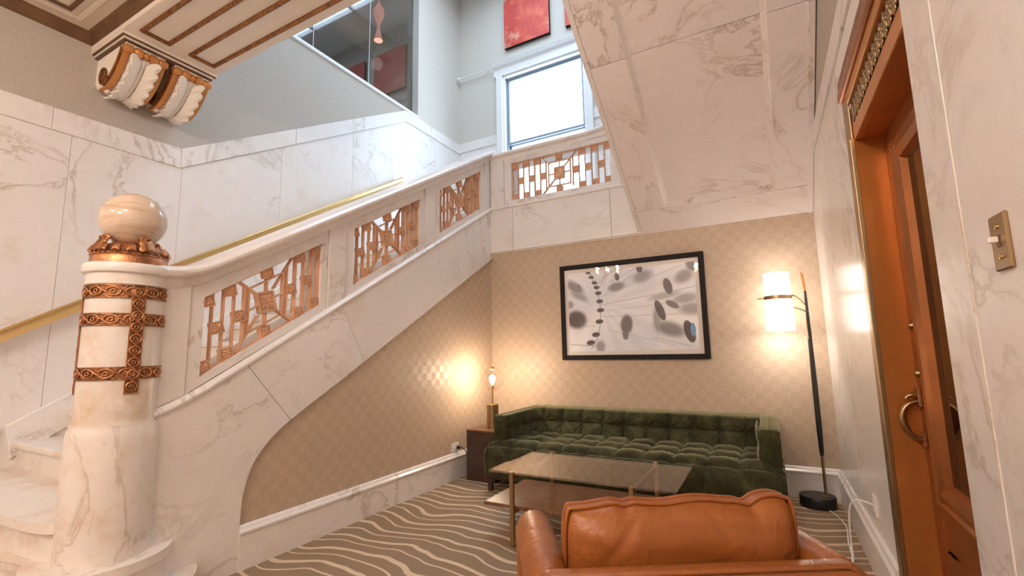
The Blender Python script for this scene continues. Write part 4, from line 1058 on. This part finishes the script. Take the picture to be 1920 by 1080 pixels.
for k in range(6):
    a=k*math.pi/3; tube('finial_pin',[(tx+.018*math.cos(a),ty+.018*math.sin(a),.99),(tx+.022*math.cos(a),ty+.022*math.sin(a),1.006)],.004,M['brass'],fin,n=6)
bu=lathe('bulb',[(0,.842),(.012,.845),(.016,.86),(.028,.885),(.030,.90),(.024,.918),(.010,.930),(0,.932)],M['bulb'],tl,c=(tx,ty,0),n=18)
def point(name,loc,energy,col,r=.03):
    d=bpy.data.lights.new(name,'POINT'); d.energy=energy; d.color=col; d.shadow_soft_size=r
    o=bpy.data.objects.new(name,d); COL.objects.link(o); o.location=loc; return o
point('table_lamp_light',(tx,ty,.965),13,(1,.76,.56),.03)
# ------------------------------------------------------------------ floor lamp
fp_=empty('floor_lamp'); tag(fp_,'slim black and brass floor lamp with white drum shade','floor lamp')
lx,ly=.275,4.135
lathe('base',[(0,0),(.112,0),(.115,.004),(.115,.070),(.112,.075),(0,.075)],M['black'],fp_,c=(.222,4.155,0),n=40)
lathe('foot_collar',[(.022,.075),(.022,.080),(.012,.083),(0,.084)],M['brass_dull'],fp_,c=(lx,ly,0),n=16)
lathe('lower_pole',[(.010,.078),(.010,.36),(.014,.375)],M['brass_dull'],fp_,c=(lx,ly,0),n=12)
lathe('pole',[(.013,.36),(.0185,.55),(.0185,.85),(.014,1.25),(.0085,1.56),(.007,1.58)],M['black'],fp_,c=(lx,ly,0),n=14)
prism('brass_tip',[(lx-.007,1.56),(lx+.007,1.56),(lx+.006,1.60),(lx+.0,1.69),(lx-.020,1.71),(lx-.012,1.62)],'y',ly-.008,ly+.008,M['bronze_satin'],fp_)
shx,shy=.092,4.12
lathe('shade',[(.096,1.268),(.0975,1.268),(.094,1.50),(.088,1.712),(.0865,1.712),(.0925,1.50),(.096,1.268)],M['shade'],fp_,c=(shx,shy,0),n=40)
lathe('shade_band',[(.0955,1.505),(.097,1.505),(.096,1.535),(.0945,1.535),(.0955,1.505)],M['brass_dull'],fp_,c=(shx,shy,0),n=40)
tube('band_knob',[(shx-.094,shy-.01,1.52),(shx-.14,shy-.012,1.52)],.005,M['brass'],fp_)
tube('shade_arm',[(shx+.09,shy-.01,1.535),(shx+.115,shy,1.525),(shx+.15,shy,1.49),(shx+.175,ly,1.45),(lx,ly,1.395)],.0055,M['brass_dull'],fp_)
tube('shade_stay',[(shx+.09,shy,1.44),(shx+.14,shy,1.425),(lx,ly,1.40)],.0045,M['brass_dull'],fp_)
tube('cord_on_pole',[(lx-.012,ly-.01,1.39),(lx-.014,ly-.015,1.3),(lx-.010,ly-.018,1.2)],.003,M['brass_dull'],fp_)
point('floor_lamp_light',(shx,shy,1.45),7,(1,.80,.66),.04)
pc=empty('power_cord'); pc.parent=tl
box('plug',XL+.009,3.648,.262,XL+.040,3.675,.290,M['black_plastic'],pc,bev=.005)
tube('cord',spline([(XL+.04,3.665,.275),(XL+.06,3.68,.270),(XL+.075,3.71,.235),(XL+.07,3.74,.17),(XL+.06,3.75,.08),(XL+.07,3.80,.012),(XL+.09,3.90,.006)],8),.004,M['black_plastic'],pc)
wc=empty('power_cord'); wc.parent=fp_
tube('cord',spline([(XR-.012,2.967,.365),(XR-.05,2.99,.372),(XR-.085,3.05,.35),(XR-.10,3.12,.26),(XR-.10,3.16,.10),(XR-.09,3.2,.010),(XR-.085,3.45,.006),(XR-.06,3.75,.006),(XR-.09,3.95,.006),(XR-.12,4.04,.008)],8),.0042,M['white_plastic'],wc)
tube('spare_loop',spline([(XR-.10,3.16,.10),(XR-.12,3.02,.02),(XR-.16,2.9,.006),(XR-.05,2.75,.006),(XR-.03,2.7,.006)],8),.0042,M['white_plastic'],wc)

# ------------------------------------------------------------------ coffee table
ct=empty('coffee_table'); tag(ct,'glass topped coffee table with brass legs and walnut lower shelf','coffee table')
gz=.408
box('glass_top',-1.598,2.575,gz,-.472,3.15,gz+.012,M['table_glass'],ct,bev=.002)
for x in (-1.425,-.70):
    for y in (2.562,3.163):
        box('leg',x-.013,y-.010,0,x+.013,y+.010,gz+.018,M['brass_dull'],ct,bev=.002); 
    box('cross_bar',x-.010,2.572,gz-.024,x+.010,3.153,gz-.002,M['brass_dull'],ct,bev=.002)
    box('shelf_bearer',x-.010,2.572,.182,x+.010,3.153,.205,M['brass_dull'],ct)
box('shelf',-1.64,2.585,.205,-.45,3.14,.225,M['walnut'],ct,bev=.004)
# ------------------------------------------------------------------ leather armchair (seen from behind)
ac=empty('armchair',(-.246,1.33,0)); ac.rotation_euler=(0,0,math.radians(31)); tag(ac,'cognac leather armchair with loose back cushion, seen from behind','armchair')
def cush(name,hw,z0,z1,th,y0,lean,notch=True):
    nu,nv=72,44
    def outline_top(s):
        z=z1
        if notch:
            z+=-.022*math.exp(-((s+.03)/.05)**2*.6)*0+.008*math.exp(-((s-.85)/.16)**2)-.010*math.exp(-((s-.62)/.06)**2)-.008*math.exp(-((s+.50)/.06)**2)+.004*math.sin(s*9)
        return z
    sides=[]
    for sg in (-1,1):
        V=[]
        for i in range(nu):
            s=i/(nu-1)*2-1
            for j in range(nv):
                t=j/(nv-1)*2-1
                q=1-max(abs(s)**7,0); q2=1-abs(t)**5
                zt=outline_top(s); z=(zt+z0)/2+(zt-z0)/2*t*(1-.035*abs(s)**6)
                x=hw*s*(1-.04*abs(t)**6)
                d=th*max(0,q)**.55*max(0,q2)**.5
                d+=.006*math.sin(x*21+z*17)*q*q2+.004*math.sin(z*60+x*9)*math.exp(-((t-.75)/.2)**2)*q*q2
                # creases running in from the upper seam
                d-=.010*math.exp(-((x-.05+.10*(t-1))/.012)**2)*max(0,t-.1)*q2*q if sg<0 else 0
                d-=.008*math.exp(-((x+.10-.16*(t-1))/.014)**2)*max(0,t)*q2*q if sg<0 else 0
                V.append((x,y0+sg*d+(z-z0)*lean,z))
        f=[(i*nv+j,(i+1)*nv+j,(i+1)*nv+j+1,i*nv+j+1) for i in range(nu-1) for j in range(nv-1)]
        if sg>0: f=[q[::-1] for q in f]
        sides.append((V,f))
    V=sides[0][0]+sides[1][0]; n0=len(sides[0][0]); f=sides[0][1]+[tuple(k+n0 for k in q) for q in sides[1][1]]
    o=raw(name,V,f,M['leather'],ac,True)
    loop=[]
    V0=sides[0][0]
    idx=[(i,nv-1) for i in range(nu)]+[(nu-1,j) for j in range(nv-2,-1,-1)]+[(i,0) for i in range(nu-2,-1,-1)]+[(0,j) for j in range(1,nv-1)]
    for dy in (-.018,.018):
        bm=bmesh.new(); bm_tube(bm,[(V0[i*nv+j][0],V0[i*nv+j][1]+dy,V0[i*nv+j][2]) for i,j in idx],.0055,7,closed=True); frombm('piping',bm,M['leather'],o,True)
    bm=bmesh.new(); prev=None; rings=[]
    for i,j in idx:
        p=V0[i*nv+j]; rings.append((bm.verts.new((p[0],p[1]-.018,p[2])),bm.verts.new((p[0],p[1]+.018,p[2]))))
    for k in range(len(rings)):
        a,b_=rings[k],rings[(k+1)%len(rings)]; bm.faces.new((a[0],b_[0],b_[1],a[1]))
    frombm('gusset',bm,M['leather'],o,True)
    return o
cush('back_cushion',.30,.40,.757,.075,.005,-.03)
box('back_frame',-.375,-.165,.10,.365,-.100,.648,M['leather'],ac,bev=.022,seg=4,smooth=True)
tube('back_piping',[(-.36,-.160,.55),(-.36,-.160,.635),(-.34,-.160,.648),(.33,-.160,.648),(.353,-.160,.635),(.353,-.160,.5)],.006,M['leather'],ac)
def armc(s):
    path=[(s,-.13+.02*0,.585),(s,-.08,.590),(s,.0,.592),(s,.12,.590),(s,.24,.585),(s,.32,.578),(s,.36,.560),(s,.375,.52),(s,.378,.40),(s,.378,.12)]
    bm=bmesh.new(); bm_tube(bm,path,.055,18,rfun=lambda q:.052+.006*math.sin(q*math.pi))
    o=frombm('arm',bm,M['leather'],ac,True)
    prism('arm_panel',[(-.14,.10),(.37,.10),(.37,.55),(-.14,.57)],'x',s-.035,s+.035,M['leather'],o)
armc(-.352); armc(.352)
box('seat_cushion',-.30,-.08,.26,.30,.42,.42,M['leather'],ac,bev=.04,seg=4,smooth=True)
box('seat_frame',-.33,-.12,.14,.33,.37,.26,M['leather'],ac,bev=.01)
for x in (-.34,.34):
    for y in (-.13,.36): lathe('leg',[(.014,0),(.02,.14)],M['dark_wood'],ac,c=(x,y,0),n=10)

# ------------------------------------------------------------------ hall behind the camera: end wall and chandeliers (warm light of the lobby)
tag(box('wall_hall_end',-4.6,-4.15,0,XR+.2,-4.05,HZ,M['paper_plain']),kind='structure')
def chandelier(x,y,label,energy):
    c=empty('chandelier'); tag(c,label,'chandelier','lobby chandeliers')
    lathe('stem',[(.05,3.68),(.05,3.66),(.012,3.64),(.012,3.02),(.05,2.98),(.03,2.90),(0,2.88)],M['brass'],c,c=(x,y,0),n=16)
    for k in range(6):
        a=k*math.pi/3+.3; ca,sa=math.cos(a),math.sin(a)
        tube('candle_arm',[(x+r*ca,y+r*sa,z) for r,z in ((.02,2.96),(.12,2.90),(.24,2.92),(.28,2.98))],.008,M['brass'],c)
        lathe('candle_bulb',[(0,2.99),(.018,3.0),(.026,3.03),(.016,3.07),(0,3.10)],M['chand_bulb'],c,c=(x+.28*ca,y+.28*sa,0),n=12)
        point('chandelier_light',(x+.28*ca,y+.28*sa,3.13),energy/6,WARM,.03)
chandelier(-1.15,-1.1,'brass six arm chandelier in the lobby just behind the viewpoint',70)
chandelier(-3.3,-2.3,'brass six arm chandelier in the lobby near the left wall',42)
chandelier(-1.15,-3.3,'brass six arm chandelier in the lobby by the end wall',130)
